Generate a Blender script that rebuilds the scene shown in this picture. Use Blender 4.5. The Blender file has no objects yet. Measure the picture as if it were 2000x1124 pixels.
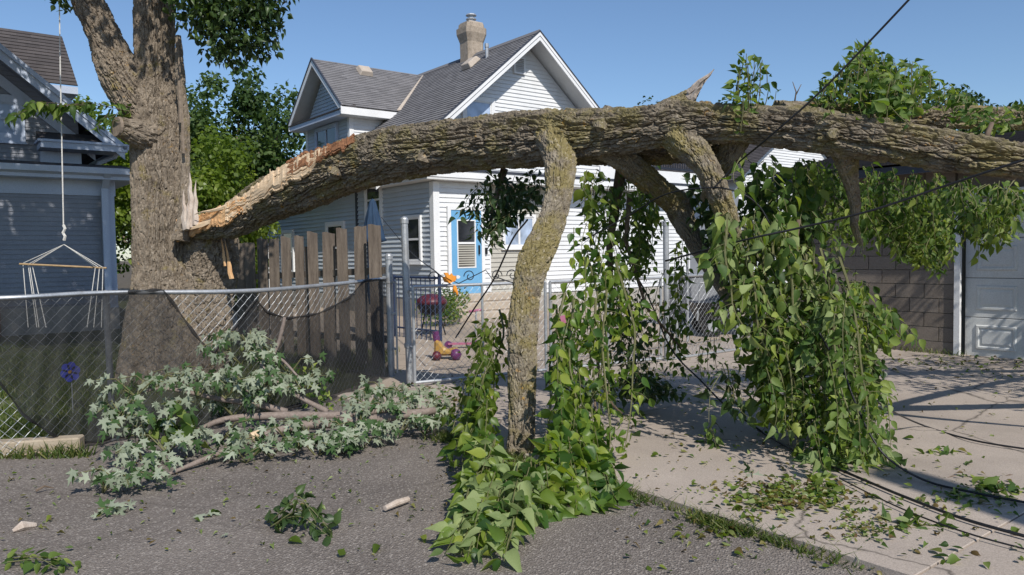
import bpy, math, random
import numpy as np
from mathutils import Matrix, Vector
random.seed(7); RNG = np.random.default_rng(11)
SC = bpy.context.scene
COL = SC.collection
R = math.radians

# ------------------------------------------------------------------ camera
CAM_H, F_PX, W_PX, H_PX = 1.55, 1500.0, 2000.0, 1124.0
PITCH, ROLL = R(2.52), R(-0.89)
cd = bpy.data.cameras.new('camera'); cam = bpy.data.objects.new('camera', cd); COL.objects.link(cam)
cd.sensor_width = 36; cd.lens = F_PX / W_PX * 36; cd.clip_end = 3000; cd.clip_start = 0.05
CM = Matrix.Translation((0, 0, CAM_H)) @ Matrix.Rotation(math.pi/2 - PITCH, 4, 'X') @ Matrix.Rotation(ROLL, 4, 'Z')
cam.matrix_world = CM
SC.camera = cam

# ------------------------------------------------------------------ sky, sun, exposure
SUN_AZ, SUN_EL = R(157), R(43)          # azimuth clockwise from +Y
SUNV = Vector((math.sin(SUN_AZ)*math.cos(SUN_EL), math.cos(SUN_AZ)*math.cos(SUN_EL), math.sin(SUN_EL)))
wd = bpy.data.worlds.new('World'); SC.world = wd; wd.use_nodes = True
nt = wd.node_tree; nt.nodes.clear()
sky = nt.nodes.new('ShaderNodeTexSky'); sky.sky_type = 'NISHITA'; sky.sun_disc = False
sky.sun_elevation = SUN_EL; sky.sun_rotation = SUN_AZ
sky.air_density = 1.0; sky.dust_density = 0.35; sky.ozone_density = 5.2
bg = nt.nodes.new('ShaderNodeBackground'); bg.inputs['Strength'].default_value = 0.125
wo = nt.nodes.new('ShaderNodeOutputWorld')
nt.links.new(sky.outputs[0], bg.inputs[0]); nt.links.new(bg.outputs[0], wo.inputs[0])
sl = bpy.data.lights.new('sun', 'SUN'); sl.energy = 4.5; sl.angle = R(0.53); sl.color = (1, .95, .87)
so = bpy.data.objects.new('sun', sl); COL.objects.link(so)
so.rotation_euler = SUNV.to_track_quat('Z', 'Y').to_euler(); so.location = (8, -12, 20)
SC.view_settings.view_transform = 'Standard'; SC.view_settings.look = 'None'
SC.view_settings.exposure = 0.0; SC.view_settings.gamma = 1; SC.view_settings.use_curve_mapping = False

# ------------------------------------------------------------------ helpers
def ray(x, y):
    return (CM.to_3x3() @ Vector(((x - W_PX/2)/F_PX, -(y - H_PX/2)/F_PX, -1))).normalized()
def P(x, y, d):
    """point seen at photograph position x, y that stands d metres in front of the camera"""
    r = ray(x, y); return Vector((0, 0, CAM_H)) + r * (d / r.y)
def G(x, y, z=0.0):
    r = ray(x, y); return Vector((0, 0, CAM_H)) + r * ((z - CAM_H) / r.z)
def PR(p):
    q = CM.inverted() @ Vector(p); return (W_PX/2 - q.x/q.z*F_PX, H_PX/2 + q.y/q.z*F_PX, -q.z)

class MB:
    def __init__(s): s.v = []; s.f = []
    def quad(s, a, b, c, d):
        n = len(s.v); s.v += [tuple(a), tuple(b), tuple(c), tuple(d)]; s.f.append((n, n+1, n+2, n+3))
    def poly(s, pts):
        n = len(s.v); s.v += [tuple(p) for p in pts]; s.f.append(tuple(range(n, n+len(pts))))
    def hexa(s, p):            # 8 corners: bottom 0-3, top 4-7
        n = len(s.v); s.v += [tuple(q) for q in p]
        s.f += [tuple(n+i for i in q) for q in ((3,2,1,0),(4,5,6,7),(0,1,5,4),(1,2,6,5),(2,3,7,6),(3,0,4,7))]
    def obox(s, o, a, b, c):   # corner and three edge vectors
        o, a, b, c = map(Vector, (o, a, b, c))
        s.hexa([o, o+a, o+a+b, o+b, o+c, o+a+c, o+a+b+c, o+b+c])
    def cbox(s, c, sx, sy, sz, rz=0):
        a = Vector((math.cos(rz)*sx, math.sin(rz)*sx, 0)); b = Vector((-math.sin(rz)*sy, math.cos(rz)*sy, 0)); u = Vector((0, 0, sz))
        s.obox(Vector(c) - a/2 - b/2 - u/2, a, b, u)
    def prism(s, pts, ext):    # polygon extruded
        n = len(s.v); m = len(pts); e = Vector(ext)
        s.v += [tuple(p) for p in pts] + [tuple(Vector(p)+e) for p in pts]
        s.f.append(tuple(range(n, n+m))); s.f.append(tuple(range(n+2*m-1, n+m-1, -1)))
        for i in range(m):
            j = (i+1) % m; s.f.append((n+j, n+i, n+m+i, n+m+j))
    def tube(s, pts, rad, k=6, cap=True):
        pts = [Vector(p) for p in pts]; m = len(pts)
        if not hasattr(rad, '__len__'): rad = [rad]*m
        up = None; n0 = len(s.v)
        for i, p in enumerate(pts):
            t = (pts[min(i+1, m-1)] - pts[max(i-1, 0)])
            if t.length < 1e-9: t = Vector((0, 0, 1))
            t.normalize()
            if up is None:
                up = Vector((0, 0, 1)) if abs(t.z) < .9 else Vector((1, 0, 0))
            up = (up - t*up.dot(t)).normalized(); w = t.cross(up)
            for j in range(k):
                a = 2*math.pi*j/k; s.v.append(tuple(p + (up*math.cos(a) + w*math.sin(a))*rad[i]))
        for i in range(m-1):
            for j in range(k):
                a, b = n0+i*k+j, n0+i*k+(j+1) % k; s.f.append((a, b, b+k, a+k))
        if cap:
            s.f.append(tuple(range(n0+k-1, n0-1, -1))); s.f.append(tuple(range(n0+(m-1)*k, n0+m*k)))
    def lathe(s, c, prof, k=16):
        n0 = len(s.v); c = Vector(c)
        for r, z in prof:
            for j in range(k):
                a = 2*math.pi*j/k; s.v.append((c.x+r*math.cos(a), c.y+r*math.sin(a), c.z+z))
        for i in range(len(prof)-1):
            for j in range(k):
                a, b = n0+i*k+j, n0+i*k+(j+1) % k; s.f.append((a, b, b+k, a+k))
        s.f.append(tuple(range(n0+k-1, n0-1, -1))); m = len(prof)-1; s.f.append(tuple(range(n0+m*k, n0+(m+1)*k)))
    def mesh(s, name, mat, smooth=False):
        me = bpy.data.meshes.new(name); me.from_pydata(s.v, [], s.f); me.materials.append(mat)
        if smooth: me.polygons.foreach_set('use_smooth', [True]*len(me.polygons))
        me.update(); return me

def link(name, me, parent=None, kind=None):
    o = bpy.data.objects.new(name, me); COL.objects.link(o)
    if parent is not None: adopt(o, parent)
    if kind: o['kind'] = kind
    return o
def adopt(o, parent):
    o.parent = parent
    if parent.type == 'EMPTY': o.matrix_parent_inverse = Matrix.Translation(parent.location).inverted()
def obj(name, mb, mat, parent=None, kind=None, smooth=False, bevel=0):
    o = link(name, mb.mesh(name, mat, smooth), parent, kind)
    if bevel:
        b = o.modifiers.new('bevel', 'BEVEL'); b.width = bevel; b.segments = 1; b.limit_method = 'ANGLE'
    return o
def thing(name, label, cat, loc=(0, 0, 0), group=None):
    o = bpy.data.objects.new(name, None); COL.objects.link(o); o.location = loc; o.empty_display_size = .1
    return tag(o, label, cat, group)
def tag(o, label, cat, group=None):
    o['label'] = label; o['category'] = cat
    if group: o['group'] = group
    return o
def fast_mesh(name, v, f, mat, rnd=None, smooth=False):
    """v Nx3, f MxK (all faces K-sided)"""
    me = bpy.data.meshes.new(name); v = np.asarray(v, np.float32); f = np.asarray(f, np.int32); k = f.shape[1]
    me.vertices.add(len(v)); me.vertices.foreach_set('co', v.ravel())
    me.loops.add(f.size); me.loops.foreach_set('vertex_index', f.ravel())
    me.polygons.add(len(f)); me.polygons.foreach_set('loop_start', np.arange(0, f.size, k, dtype=np.int32))
    me.polygons.foreach_set('loop_total', np.full(len(f), k, np.int32))
    if smooth: me.polygons.foreach_set('use_smooth', np.ones(len(f), bool))
    if rnd is not None:
        a = me.attributes.new('rnd', 'FLOAT', 'FACE'); a.data.foreach_set('value', np.asarray(rnd, np.float32))
    me.materials.append(mat); me.update(calc_edges=True); me.validate(); return me

# numpy noise
def _h(i, j, k, s=0):
    n = (i*374761393 + j*668265263 + k*2147483647 + s*1274126177) & 0xffffffff
    n = ((n ^ (n >> 13))*1274126177) & 0xffffffff
    n = ((n ^ (n >> 16))*2246822519) & 0xffffffff
    return ((n ^ (n >> 15)) & 0xffffff) / float(0xffffff)
def vnoise(p, s=0):
    p = np.asarray(p, float); i = np.floor(p).astype(np.int64); f = p - i; f = f*f*(3-2*f)
    r = 0
    for a in (0, 1):
        for b in (0, 1):
            for c in (0, 1):
                w = (f[:, 0] if a else 1-f[:, 0])*(f[:, 1] if b else 1-f[:, 1])*(f[:, 2] if c else 1-f[:, 2])
                r = r + w*_h(i[:, 0]+a, i[:, 1]+b, i[:, 2]+c, s)
    return r
def fbm(p, o=3, s=0):
    r = 0; a = .5; q = np.asarray(p, float)
    for k in range(o): r = r + a*vnoise(q, s+k); q = q*2.03; a *= .5
    return r
def worley(p, s=0, ident=False):
    p = np.asarray(p, float); i = np.floor(p).astype(np.int64); d1 = np.full(len(p), 9.); d2 = d1.copy(); hid = np.zeros(len(p))
    for a in (-1, 0, 1):
        for b in (-1, 0, 1):
            for c in (-1, 0, 1):
                ii, jj, kk = i[:, 0]+a, i[:, 1]+b, i[:, 2]+c
                q = np.stack([ii+_h(ii, jj, kk, s+1), jj+_h(ii, jj, kk, s+2), kk+_h(ii, jj, kk, s+3)], 1)
                d = np.sqrt(((p-q)**2).sum(1)); m = d < d1
                d2 = np.where(m, d1, np.minimum(d2, d)); d1 = np.where(m, d, d1); hid = np.where(m, _h(ii, jj, kk, s+7), hid) if ident else hid
    return (d1, d2, hid) if ident else (d1, d2)

# ------------------------------------------------------------------ materials
def newmat(name):
    m = bpy.data.materials.new(name); m.use_nodes = True; t = m.node_tree
    return m, t, t.nodes['Principled BSDF'], t.nodes['Material Output']
def N(t, typ, **kw):
    n = t.nodes.new(typ)
    for k, v in kw.items():
        if k in n.inputs.keys(): n.inputs[k].default_value = v
        else: setattr(n, k, v)
    return n
def coords(t, scale=(1, 1, 1)):
    c = N(t, 'ShaderNodeTexCoord'); mp = N(t, 'ShaderNodeMapping'); mp.inputs['Scale'].default_value = scale
    t.links.new(c.outputs['Object'], mp.inputs[0]); return mp.outputs[0]
def ramp(t, fac, stops):
    r = N(t, 'ShaderNodeValToRGB'); e = r.color_ramp.elements
    while len(e) > 1: e.remove(e[-1])
    e[0].position = stops[0][0]; e[0].color = (*stops[0][1], 1)
    for p, c in stops[1:]:
        x = e.new(p); x.color = (*c, 1)
    t.links.new(fac, r.inputs[0]); return r.outputs[0]
def mix(t, fac, a, b, mode='MIX'):
    m = N(t, 'ShaderNodeMix', data_type='RGBA', blend_type=mode)
    for s, v in ((0, fac), (6, a), (7, b)):
        if hasattr(v, 'is_output') or isinstance(v, bpy.types.NodeSocket): t.links.new(v, m.inputs[s])
        else: m.inputs[s].default_value = (*v, 1) if isinstance(v, tuple) else v
    return m.outputs[2]
def noise(t, co, scale, detail=4, rough=.55, dist=0):
    n = N(t, 'ShaderNodeTexNoise', Scale=scale, Detail=detail, Roughness=rough, Distortion=dist); t.links.new(co, n.inputs['Vector']); return n.outputs[0]
def bump(t, b, h, strength=.4, dist=.01):
    n = N(t, 'ShaderNodeBump', Strength=strength, Distance=dist); t.links.new(h, n.inputs['Height']); t.links.new(n.outputs[0], b.inputs['Normal'])
def pm(name, c1, c2, scale=6, rough=.7, stretch=(1, 1, 1), bmp=.15, metal=0, fine=60, spec=.4, dirt=None, lo=.35, hi=.65):
    """two-tone material: large soft variation plus fine grain, optional dirt tone"""
    m, t, b, o = newmat(name); co = coords(t, stretch)
    f = noise(t, co, scale, 5); c = ramp(t, f, [(lo, c1), (hi, c2)])
    g = noise(t, co, fine, 3)
    c = mix(t, .35, c, ramp(t, g, [(.3, tuple(x*.75 for x in c1)), (.7, tuple(min(1, x*1.2) for x in c2))]))
    if dirt:
        d = noise(t, coords(t), 1.7, 6, .65); c = mix(t, ramp(t, d, [(.5, (0, 0, 0)), (.72, (.6, .6, .6))]), c, dirt)
    t.links.new(c, b.inputs['Base Color']); b.inputs['Roughness'].default_value = rough; b.inputs['Metallic'].default_value = metal
    b.inputs['Specular IOR Level'].default_value = spec
    if bmp: bump(t, b, g, bmp, .004)
    return m
def leafmat(name, stops, trans=.38, tcol=(1.0, 1.0, .35), rough=.42, spec=.4):
    m, t, b, o = newmat(name)
    a = N(t, 'ShaderNodeAttribute', attribute_name='rnd')
    c = ramp(t, a.outputs['Fac'], stops)
    f = noise(t, coords(t), 38, 3); c = mix(t, .25, c, mix(t, f, (.0, .0, .0), c, 'MIX'))
    t.links.new(c, b.inputs['Base Color']); b.inputs['Roughness'].default_value = rough; b.inputs['Specular IOR Level'].default_value = spec
    tr = N(t, 'ShaderNodeBsdfTranslucent'); tc = mix(t, 1.0, c, tcol, 'MULTIPLY')
    br = N(t, 'ShaderNodeMix', data_type='RGBA', blend_type='ADD'); br.inputs[0].default_value = 1.0
    t.links.new(tc, br.inputs[6]); t.links.new(tc, br.inputs[7]); t.links.new(br.outputs[2], tr.inputs[0])
    ms = N(t, 'ShaderNodeMixShader'); ms.inputs[0].default_value = trans
    t.links.new(b.outputs[0], ms.inputs[1]); t.links.new(tr.outputs[0], ms.inputs[2]); t.links.new(ms.outputs[0], o.inputs[0])
    return m
def barkmat(name, base, dark, moss, mossamt, orange=0.0):
    m, t, b, o = newmat(name); co = coords(t)
    f = noise(t, co, 9, 6, .65); c = ramp(t, f, [(.3, dark), (.68, base)])
    g = noise(t, co, 3.2, 8, .72); c = mix(t, ramp(t, g, [(.62-mossamt*.34, (0, 0, 0)), (.70-mossamt*.25, (.85, .85, .85))]), c, moss)
    l = noise(t, co, 34, 3, .6); c = mix(t, ramp(t, l, [(.58, (0, 0, 0)), (.68, (.55, .55, .55))]), c, tuple(min(1, x*1.6+.05) for x in base))
    if orange:
        q = noise(t, co, 14, 5, .7); q2 = noise(t, co, 2.0, 2)
        w = N(t, 'ShaderNodeMath', operation='MULTIPLY'); t.links.new(ramp(t, q, [(.60, (0, 0, 0)), (.66, (1, 1, 1))]), w.inputs[0])
        t.links.new(ramp(t, q2, [(.45, (0, 0, 0)), (.6, (orange,)*3)]), w.inputs[1])
        c = mix(t, w.outputs[0], c, (.50, .27, .035))
    t.links.new(c, b.inputs['Base Color']); b.inputs['Roughness'].default_value = .92; b.inputs['Specular IOR Level'].default_value = .15
    bump(t, b, noise(t, co, 55, 5, .7), .7, .012)
    return m

M = {}
M['bark_trunk'] = barkmat('bark_trunk', (.29, .24, .185), (.125, .10, .076), (.23, .185, .07), .18, .4)
M['bark_limb'] = barkmat('bark_limb', (.26, .22, .165), (.10, .08, .06), (.20, .17, .075), .42, .6)
M['bark_prop'] = barkmat('bark_prop', (.295, .255, .195), (.125, .10, .073), (.225, .185, .075), .48, .7)
M['bark_twig'] = pm('bark_twig', (.10, .07, .05), (.17, .125, .09), 20, .85)
M['bark_maple'] = pm('bark_maple', (.17, .13, .11), (.27, .22, .19), 25, .8, (1, 1, 1))
M['green_twig'] = pm('green_twig', (.085, .095, .035), (.15, .14, .06), 20, .7)
M['wood_raw'] = pm('wood_raw', (.50, .35, .21), (.74, .57, .39), 7, .75, (1, 3, 6), .5, fine=30)
M['wood_orange'] = pm('wood_orange', (.50, .25, .10), (.72, .46, .24), 5, .7, (4, 4, 1.2), .4)
M['wood_red'] = pm('wood_red', (.16, .07, .035), (.32, .15, .07), 22, .85, (1, 1, 1), .6)
M['wood_grey'] = pm('wood_grey', (.085, .067, .055), (.21, .172, .138), 5, .88, (5, 5, .5), .6, fine=38, dirt=(.10, .08, .065))
M['wood_dead'] = pm('wood_dead', (.38, .30, .24), (.58, .50, .43), 9, .8, (3, 3, 1), .5)
M['timber'] = pm('timber', (.30, .24, .17), (.44, .37, .28), 4, .88, (1, 1, 6), .5, dirt=(.16, .13, .09))
M['galv'] = pm('galv', (.36, .38, .41), (.52, .54, .56), 7, .48, (1, 1, 1), .1, .55, dirt=(.28, .25, .22))
M['wire'] = pm('wire', (.36, .38, .40), (.50, .52, .54), 9, .5, (1, 1, 1), 0, .5)
M['black'] = pm('black', (.012, .012, .014), (.022, .022, .024), 9, .45)
M['iron'] = pm('iron', (.02, .024, .035), (.035, .04, .055), 9, .5, metal=.3)
M['navy'] = pm('navy', (.02, .03, .07), (.03, .05, .11), 9, .5)
M['siding_white'] = pm('siding_white', (.66, .67, .68), (.74, .745, .75), .8, .5, (1, 1, 1), .05, dirt=(.58, .58, .57))
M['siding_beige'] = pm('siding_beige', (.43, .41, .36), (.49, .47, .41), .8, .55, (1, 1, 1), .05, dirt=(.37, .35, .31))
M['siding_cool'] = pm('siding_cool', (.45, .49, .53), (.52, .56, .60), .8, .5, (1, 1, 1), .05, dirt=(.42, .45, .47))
M['trim_white'] = pm('trim_white', (.72, .72, .72), (.80, .80, .80), 1.5, .45, (1, 1, 1), .04)
M['trim_dark'] = pm('trim_dark', (.035, .04, .055), (.055, .06, .08), 3, .5)
M['soffit'] = pm('soffit', (.58, .58, .57), (.66, .66, .65), 2, .6)
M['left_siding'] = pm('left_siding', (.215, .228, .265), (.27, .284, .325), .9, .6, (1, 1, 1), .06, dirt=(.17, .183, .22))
M['left_trim'] = pm('left_trim', (.40, .46, .58), (.50, .56, .68), 1.2, .5, (1, 1, 1), .05)
M['found'] = pm('found', (.30, .28, .25), (.42, .38, .33), 2.5, .9, (1, 1, 1), .5)
M['brick_dark'] = pm('brick_dark', (.14, .07, .05), (.22, .11, .075), 4, .85)
M['concrete_step'] = pm('concrete_step', (.36, .30, .24), (.48, .41, .33), 3, .9, (1, 1, 1), .3)
M['paint_garage'] = pm('paint_garage', (.60, .61, .60), (.68, .69, .68), 1.4, .42, (1, 1, 1), .05, dirt=(.52, .52, .50))
M['mortar'] = pm('mortar', (.36, .34, .31), (.46, .43, .39), 8, .95, (1, 1, 1), .6)
M['door_blue'] = pm('door_blue', (.13, .34, .57), (.17, .40, .64), 1.5, .4, (1, 1, 1), .04)
M['orange'] = pm('orange', (.72, .25, .03), (.85, .36, .06), 14, .5)
M['red_dark'] = pm('red_dark', (.07, .012, .02), (.12, .02, .032), 9, .45)
M['yellow'] = pm('yellow', (.33, .19, .045), (.42, .25, .07), 9, .4)
M['purple'] = pm('purple', (.09, .02, .08), (.15, .04, .14), 9, .4)
M['pink'] = pm('pink', (.33, .10, .17), (.45, .16, .25), 9, .4)
M['umbrella'] = pm('umbrella', (.012, .03, .065), (.022, .055, .11), 5, .8, (6, 6, .6), .2)
M['rope'] = pm('rope', (.5, .48, .44), (.66, .64, .6), 30, .85)
M['bar_wood'] = pm('bar_wood', (.30, .20, .10), (.42, .29, .16), 8, .6)
M['grey_shed'] = pm('grey_shed', (.20, .21, .23), (.28, .29, .31), 3, .7)
M['stucco'] = pm('stucco', (.26, .21, .16), (.42, .35, .28), 9, .95, (1, 1, 1), 1.0, fine=26)
M['wood_aged'] = pm('wood_aged', (.15, .115, .085), (.27, .215, .165), 9, .9, (3, 3, 3), .5)
M['cap'] = pm('cap', (.40, .34, .28), (.50, .43, .36), 6, .9)
M['pinwheel'] = pm('pinwheel', (.03, .04, .32), (.06, .08, .50), 8, .35)

def glassmat(name, c, rough=.05):
    m, t, b, o = newmat(name); f = noise(t, coords(t), 1.3, 3)
    t.links.new(ramp(t, f, [(.4, c), (.62, tuple(x*2.2+.01 for x in c))]), b.inputs['Base Color'])
    b.inputs['Roughness'].default_value = rough; b.inputs['Specular IOR Level'].default_value = .7; return m
M['glass'] = glassmat('glass', (.018, .02, .024))
M['glass_blind'] = glassmat('glass_blind', (.075, .07, .06), .12)
M['glass_pale'] = glassmat('glass_pale', (.22, .27, .36), .08)

# roof shingles: thickness comes from the courses, tone from a brick pattern
def shingle(name, c1, c2, c3):
    m, t, b, o = newmat(name); uv = N(t, 'ShaderNodeUVMap')
    br = N(t, 'ShaderNodeTexBrick', Scale=1.0); br.offset = .5
    br.inputs['Brick Width'].default_value = .30; br.inputs['Row Height'].default_value = .145; br.inputs['Mortar Size'].default_value = .004
    br.inputs['Color1'].default_value = (*c1, 1); br.inputs['Color2'].default_value = (*c2, 1); br.inputs['Mortar'].default_value = (*c1, 1); br.inputs['Bias'].default_value = -.1
    t.links.new(uv.outputs[0], br.inputs[0])
    f = noise(t, coords(t), 1.8, 5); c = mix(t, ramp(t, f, [(.4, (0, 0, 0)), (.65, (.6, .6, .6))]), br.outputs[0], c3)
    g = noise(t, coords(t), 90, 3); c = mix(t, .3, c, ramp(t, g, [(.3, (.03, .03, .03)), (.7, tuple(x*1.7 for x in c2))]))
    t.links.new(c, b.inputs['Base Color']); b.inputs['Roughness'].default_value = .95; b.inputs['Specular IOR Level'].default_value = .2
    bump(t, b, g, .4, .006); return m
M['shingle_grey'] = shingle('shingle_grey', (.125, .122, .128), (.25, .243, .25), (.18, .175, .18))
M['shingle_dark'] = shingle('shingle_dark', (.05, .045, .046), (.105, .093, .092), (.08, .072, .072))

def asphalt():
    m, t, b, o = newmat('asphalt'); co = coords(t)
    f = noise(t, co, .9, 6, .6); c = ramp(t, f, [(.32, (.175, .15, .132)), (.68, (.315, .272, .238))])
    v = N(t, 'ShaderNodeTexVoronoi', Scale=95.0); t.links.new(co, v.inputs['Vector'])
    sp = ramp(t, v.outputs['Color'], [(.62, (0, 0, 0)), (.9, (.8, .8, .8))])
    c = mix(t, sp, c, (.58, .52, .46))
    v3 = N(t, 'ShaderNodeTexVoronoi', Scale=42.0); t.links.new(co, v3.inputs['Vector'])
    w3 = N(t, 'ShaderNodeMath', operation='MULTIPLY'); t.links.new(ramp(t, v3.outputs['Color'], [(.70, (0, 0, 0)), (.78, (1, 1, 1))]), w3.inputs[0]); t.links.new(ramp(t, v3.outputs['Distance'], [(.22, (1, 1, 1)), (.34, (0, 0, 0))]), w3.inputs[1])
    c = mix(t, w3.outputs[0], c, (.50, .45, .40))
    ck = N(t, 'ShaderNodeTexVoronoi', Scale=.42, feature='DISTANCE_TO_EDGE'); t.links.new(mix(t, .25, co, noise(t, co, 1.9, 6)), ck.inputs['Vector'])
    c = mix(t, ramp(t, ck.outputs[0], [(.0, (.4, .4, .4)), (.006, (0, 0, 0))]), c, (.07, .06, .052))
    v2 = N(t, 'ShaderNodeTexVoronoi', Scale=140.0); t.links.new(co, v2.inputs['Vector'])
    c = mix(t, ramp(t, v2.outputs['Distance'], [(.0, (.0, .0, .0)), (.6, (.5, .5, .5))]), c, (.09, .076, .068))
    s = noise(t, coords(t, (1, 1, 1)), .55, 4, .7); c = mix(t, ramp(t, s, [(.60, (0, 0, 0)), (.68, (.5, .5, .5))]), c, (.13, .11, .098))
    t.links.new(c, b.inputs['Base Color']); b.inputs['Roughness'].default_value = .9; b.inputs['Specular IOR Level'].default_value = .25
    bump(t, b, v.outputs['Distance'], .75, .012); return m
M['asphalt'] = asphalt()
def concrete(name, c1, c2):
    m, t, b, o = newmat(name); co = coords(t)
    f = noise(t, co, 1.1, 7, .62); c = ramp(t, f, [(.33, c1), (.66, c2)])
    g = noise(t, co, 120, 3, .7); c = mix(t, .35, c, ramp(t, g, [(.32, tuple(x*.45 for x in c1)), (.62, tuple(min(1, x*1.25) for x in c2))]))
    k = N(t, 'ShaderNodeTexVoronoi', Scale=.55, feature='DISTANCE_TO_EDGE')
    w = noise(t, co, 2.6, 5); mm = mix(t, .22, co, w); t.links.new(mm, k.inputs['Vector'])
    c = mix(t, ramp(t, k.outputs[0], [(.0, (.8, .8, .8)), (.006, (0, 0, 0))]), c, (.07, .06, .05))
    s = noise(t, co, .45, 4, .6); c = mix(t, ramp(t, s, [(.52, (0, 0, 0)), (.72, (.5, .5, .5))]), c, tuple(x*.55 for x in c1))
    t.links.new(c, b.inputs['Base Color']); b.inputs['Roughness'].default_value = .92; b.inputs['Specular IOR Level'].default_value = .2
    bump(t, b, g, .35, .006); return m
M['concrete'] = concrete('concrete', (.335, .282, .24), (.445, .378, .322))
M['yard'] = concrete('yard', (.32, .265, .21), (.42, .345, .275))
M['soil'] = pm('soil', (.06, .05, .032), (.13, .10, .065), 3, .95, (1, 1, 1), .8, fine=30)
M['lawn'] = pm('lawn', (.045, .06, .02), (.10, .11, .04), 2.5, .95, (1, 1, 1), .8, fine=40)
def blockmat():
    m, t, b, o = newmat('block'); oi = N(t, 'ShaderNodeObjectInfo'); co = coords(t)
    c = ramp(t, oi.outputs['Random'], [(0, (.175, .150, .128)), (.5, (.22, .19, .163)), (1, (.265, .228, .196))])
    g = noise(t, co, 45, 4, .7); c = mix(t, .4, c, ramp(t, g, [(.3, (.10, .08, .065)), (.7, (.31, .26, .215))]))
    t.links.new(c, b.inputs['Base Color']); b.inputs['Roughness'].default_value = .95; b.inputs['Specular IOR Level'].default_value = .15
    bump(t, b, g, .5, .008); return m
M['block'] = blockmat()
def netmat():
    m, t, b, o = newmat('netting'); f = noise(t, coords(t, (1, 1, 1)), 2.2, 5)
    b.inputs['Base Color'].default_value = (.012, .012, .013, 1); b.inputs['Roughness'].default_value = .75
    tr = N(t, 'ShaderNodeBsdfTransparent'); ms = N(t, 'ShaderNodeMixShader')
    t.links.new(ramp(t, f, [(.35, (.54,)*3), (.65, (.76,)*3)]), ms.inputs[0])
    t.links.new(tr.outputs[0], ms.inputs[1]); t.links.new(b.outputs[0], ms.inputs[2]); t.links.new(ms.outputs[0], o.inputs[0]); return m
M['netting'] = netmat()

M['leaf_big'] = leafmat('leaf_big', [(0, (.030, .076, .020)), (.28, (.068, .145, .028)), (.55, (.165, .255, .04)), (1, (.36, .41, .075))], .45, rough=.38, spec=.35)
M['leaf_pale'] = leafmat('leaf_pale', [(0, (.12, .18, .06)), (.5, (.23, .295, .115)), (1, (.34, .40, .17))], .28, (1, 1, .5), .6, .2)
M['leaf_mid'] = leafmat('leaf_mid', [(0, (.030, .068, .018)), (.4, (.082, .150, .034)), (.7, (.185, .26, .062)), (1, (.34, .40, .10))], .38, rough=.5, spec=.25)
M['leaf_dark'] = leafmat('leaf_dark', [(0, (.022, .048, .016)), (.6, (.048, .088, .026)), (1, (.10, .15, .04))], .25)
M['leaf_tree'] = leafmat('leaf_tree', [(0, (.030, .062, .020)), (.5, (.06, .11, .030)), (1, (.12, .175, .05))], .3, rough=.55, spec=.25)
M['leaf_bright'] = leafmat('leaf_bright', [(0, (.09, .15, .02)), (.6, (.17, .245, .035)), (1, (.27, .32, .06))], .42)
M['leaf_lime'] = leafmat('leaf_lime', [(0, (.065, .11, .015)), (.6, (.12, .18, .025)), (1, (.24, .29, .05))], .45)
M['leaf_maple'] = leafmat('leaf_maple', [(0, (.045, .09, .03)), (.28, (.07, .13, .045)), (.32, (.225, .265, .18)), (1, (.38, .42, .315))], .16, (1, 1, .7), .6, .15)
M['leaf_dry'] = leafmat('leaf_dry', [(0, (.12, .075, .03)), (.4, (.20, .17, .05)), (.7, (.14, .20, .05)), (1, (.30, .34, .14))], .2)
M['grass'] = leafmat('grass', [(0, (.045, .08, .016)), (.6, (.10, .15, .03)), (1, (.25, .25, .09))], .35)
# ================================================================== THE SETTING
U = Vector((.788, .616, 0)); Vv = Vector((-.616, .788, 0)); Z = Vector((0, 0, 1))
def flat(name, pts, z, mat, kind='structure', thick=0):
    mb = MB()
    if thick: mb.prism([Vector((p[0], p[1], z-thick)) for p in pts], (0, 0, thick))
    else: mb.poly([(p[0], p[1], z) for p in pts])
    o = obj(name, mb, mat); o['kind'] = kind; return o
flat('ground', [(-900, -900), (900, -900), (900, 900), (-900, 900)], -.02, M['soil'])
E0 = Vector((.876, 4.69, 0))                       # a point on the edge between the asphalt and the driveway
flat('asphalt_alley', [E0 - Vv*16 + U*.04, E0 + Vv*12 + U*.04, E0 + Vv*12 - U*25, E0 - Vv*16 - U*25], 0.0, M['asphalt'])
# driveway: a bed and its slabs
dw = flat('driveway', [E0 - Vv*14 + U*.06, E0 + Vv*6.0 + U*.06, E0 + Vv*6.0 + U*9.5, E0 - Vv*14 + U*9.5], 0.006, M['soil'])
cuts_t = [-14, -10.9, -7.8, -4.7, -1.55, 1.75, 4.65]; cuts_s = [0.0, 3.05, 6.1, 9.4]
for i in range(6):
    for j in range(3):
        mb = MB(); g = .005
        a = E0 + U*(cuts_s[j]+g) + Vv*(cuts_t[i]+g); b = E0 + U*(cuts_s[j+1]-g) + Vv*(cuts_t[i]+g)
        c = E0 + U*(cuts_s[j+1]-g) + Vv*(cuts_t[i+1]-g); d = E0 + U*(cuts_s[j]+g) + Vv*(cuts_t[i+1]-g)
        zt = .038 + .0015*((i*7+j*3) % 3)
        mb.prism([p + Z*(-.01) for p in (a, b, c, d)], Z*(zt+.01))
        obj('slab', mb, M['concrete'], dw, bevel=.004)
flat('yard', [E0 + Vv*4.72 + U*(-.6), E0 + Vv*4.72 + U*12, E0 + Vv*19 + U*14, E0 + Vv*19 - U*2.6, E0+Vv*9 - U*1.4], 0.012, M['yard'])
flat('lawn', [(-30, 6.15), (-4.0, 6.12), (-3.4, 6.62), (-2.55, 7.4), (-1.98, 8.55), (-1.75, 9.7), (-4.4, 13), (-7.6, 17), (-10, 30), (-60, 30), (-60, 6.15)], 0.02, M['lawn'])

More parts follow.
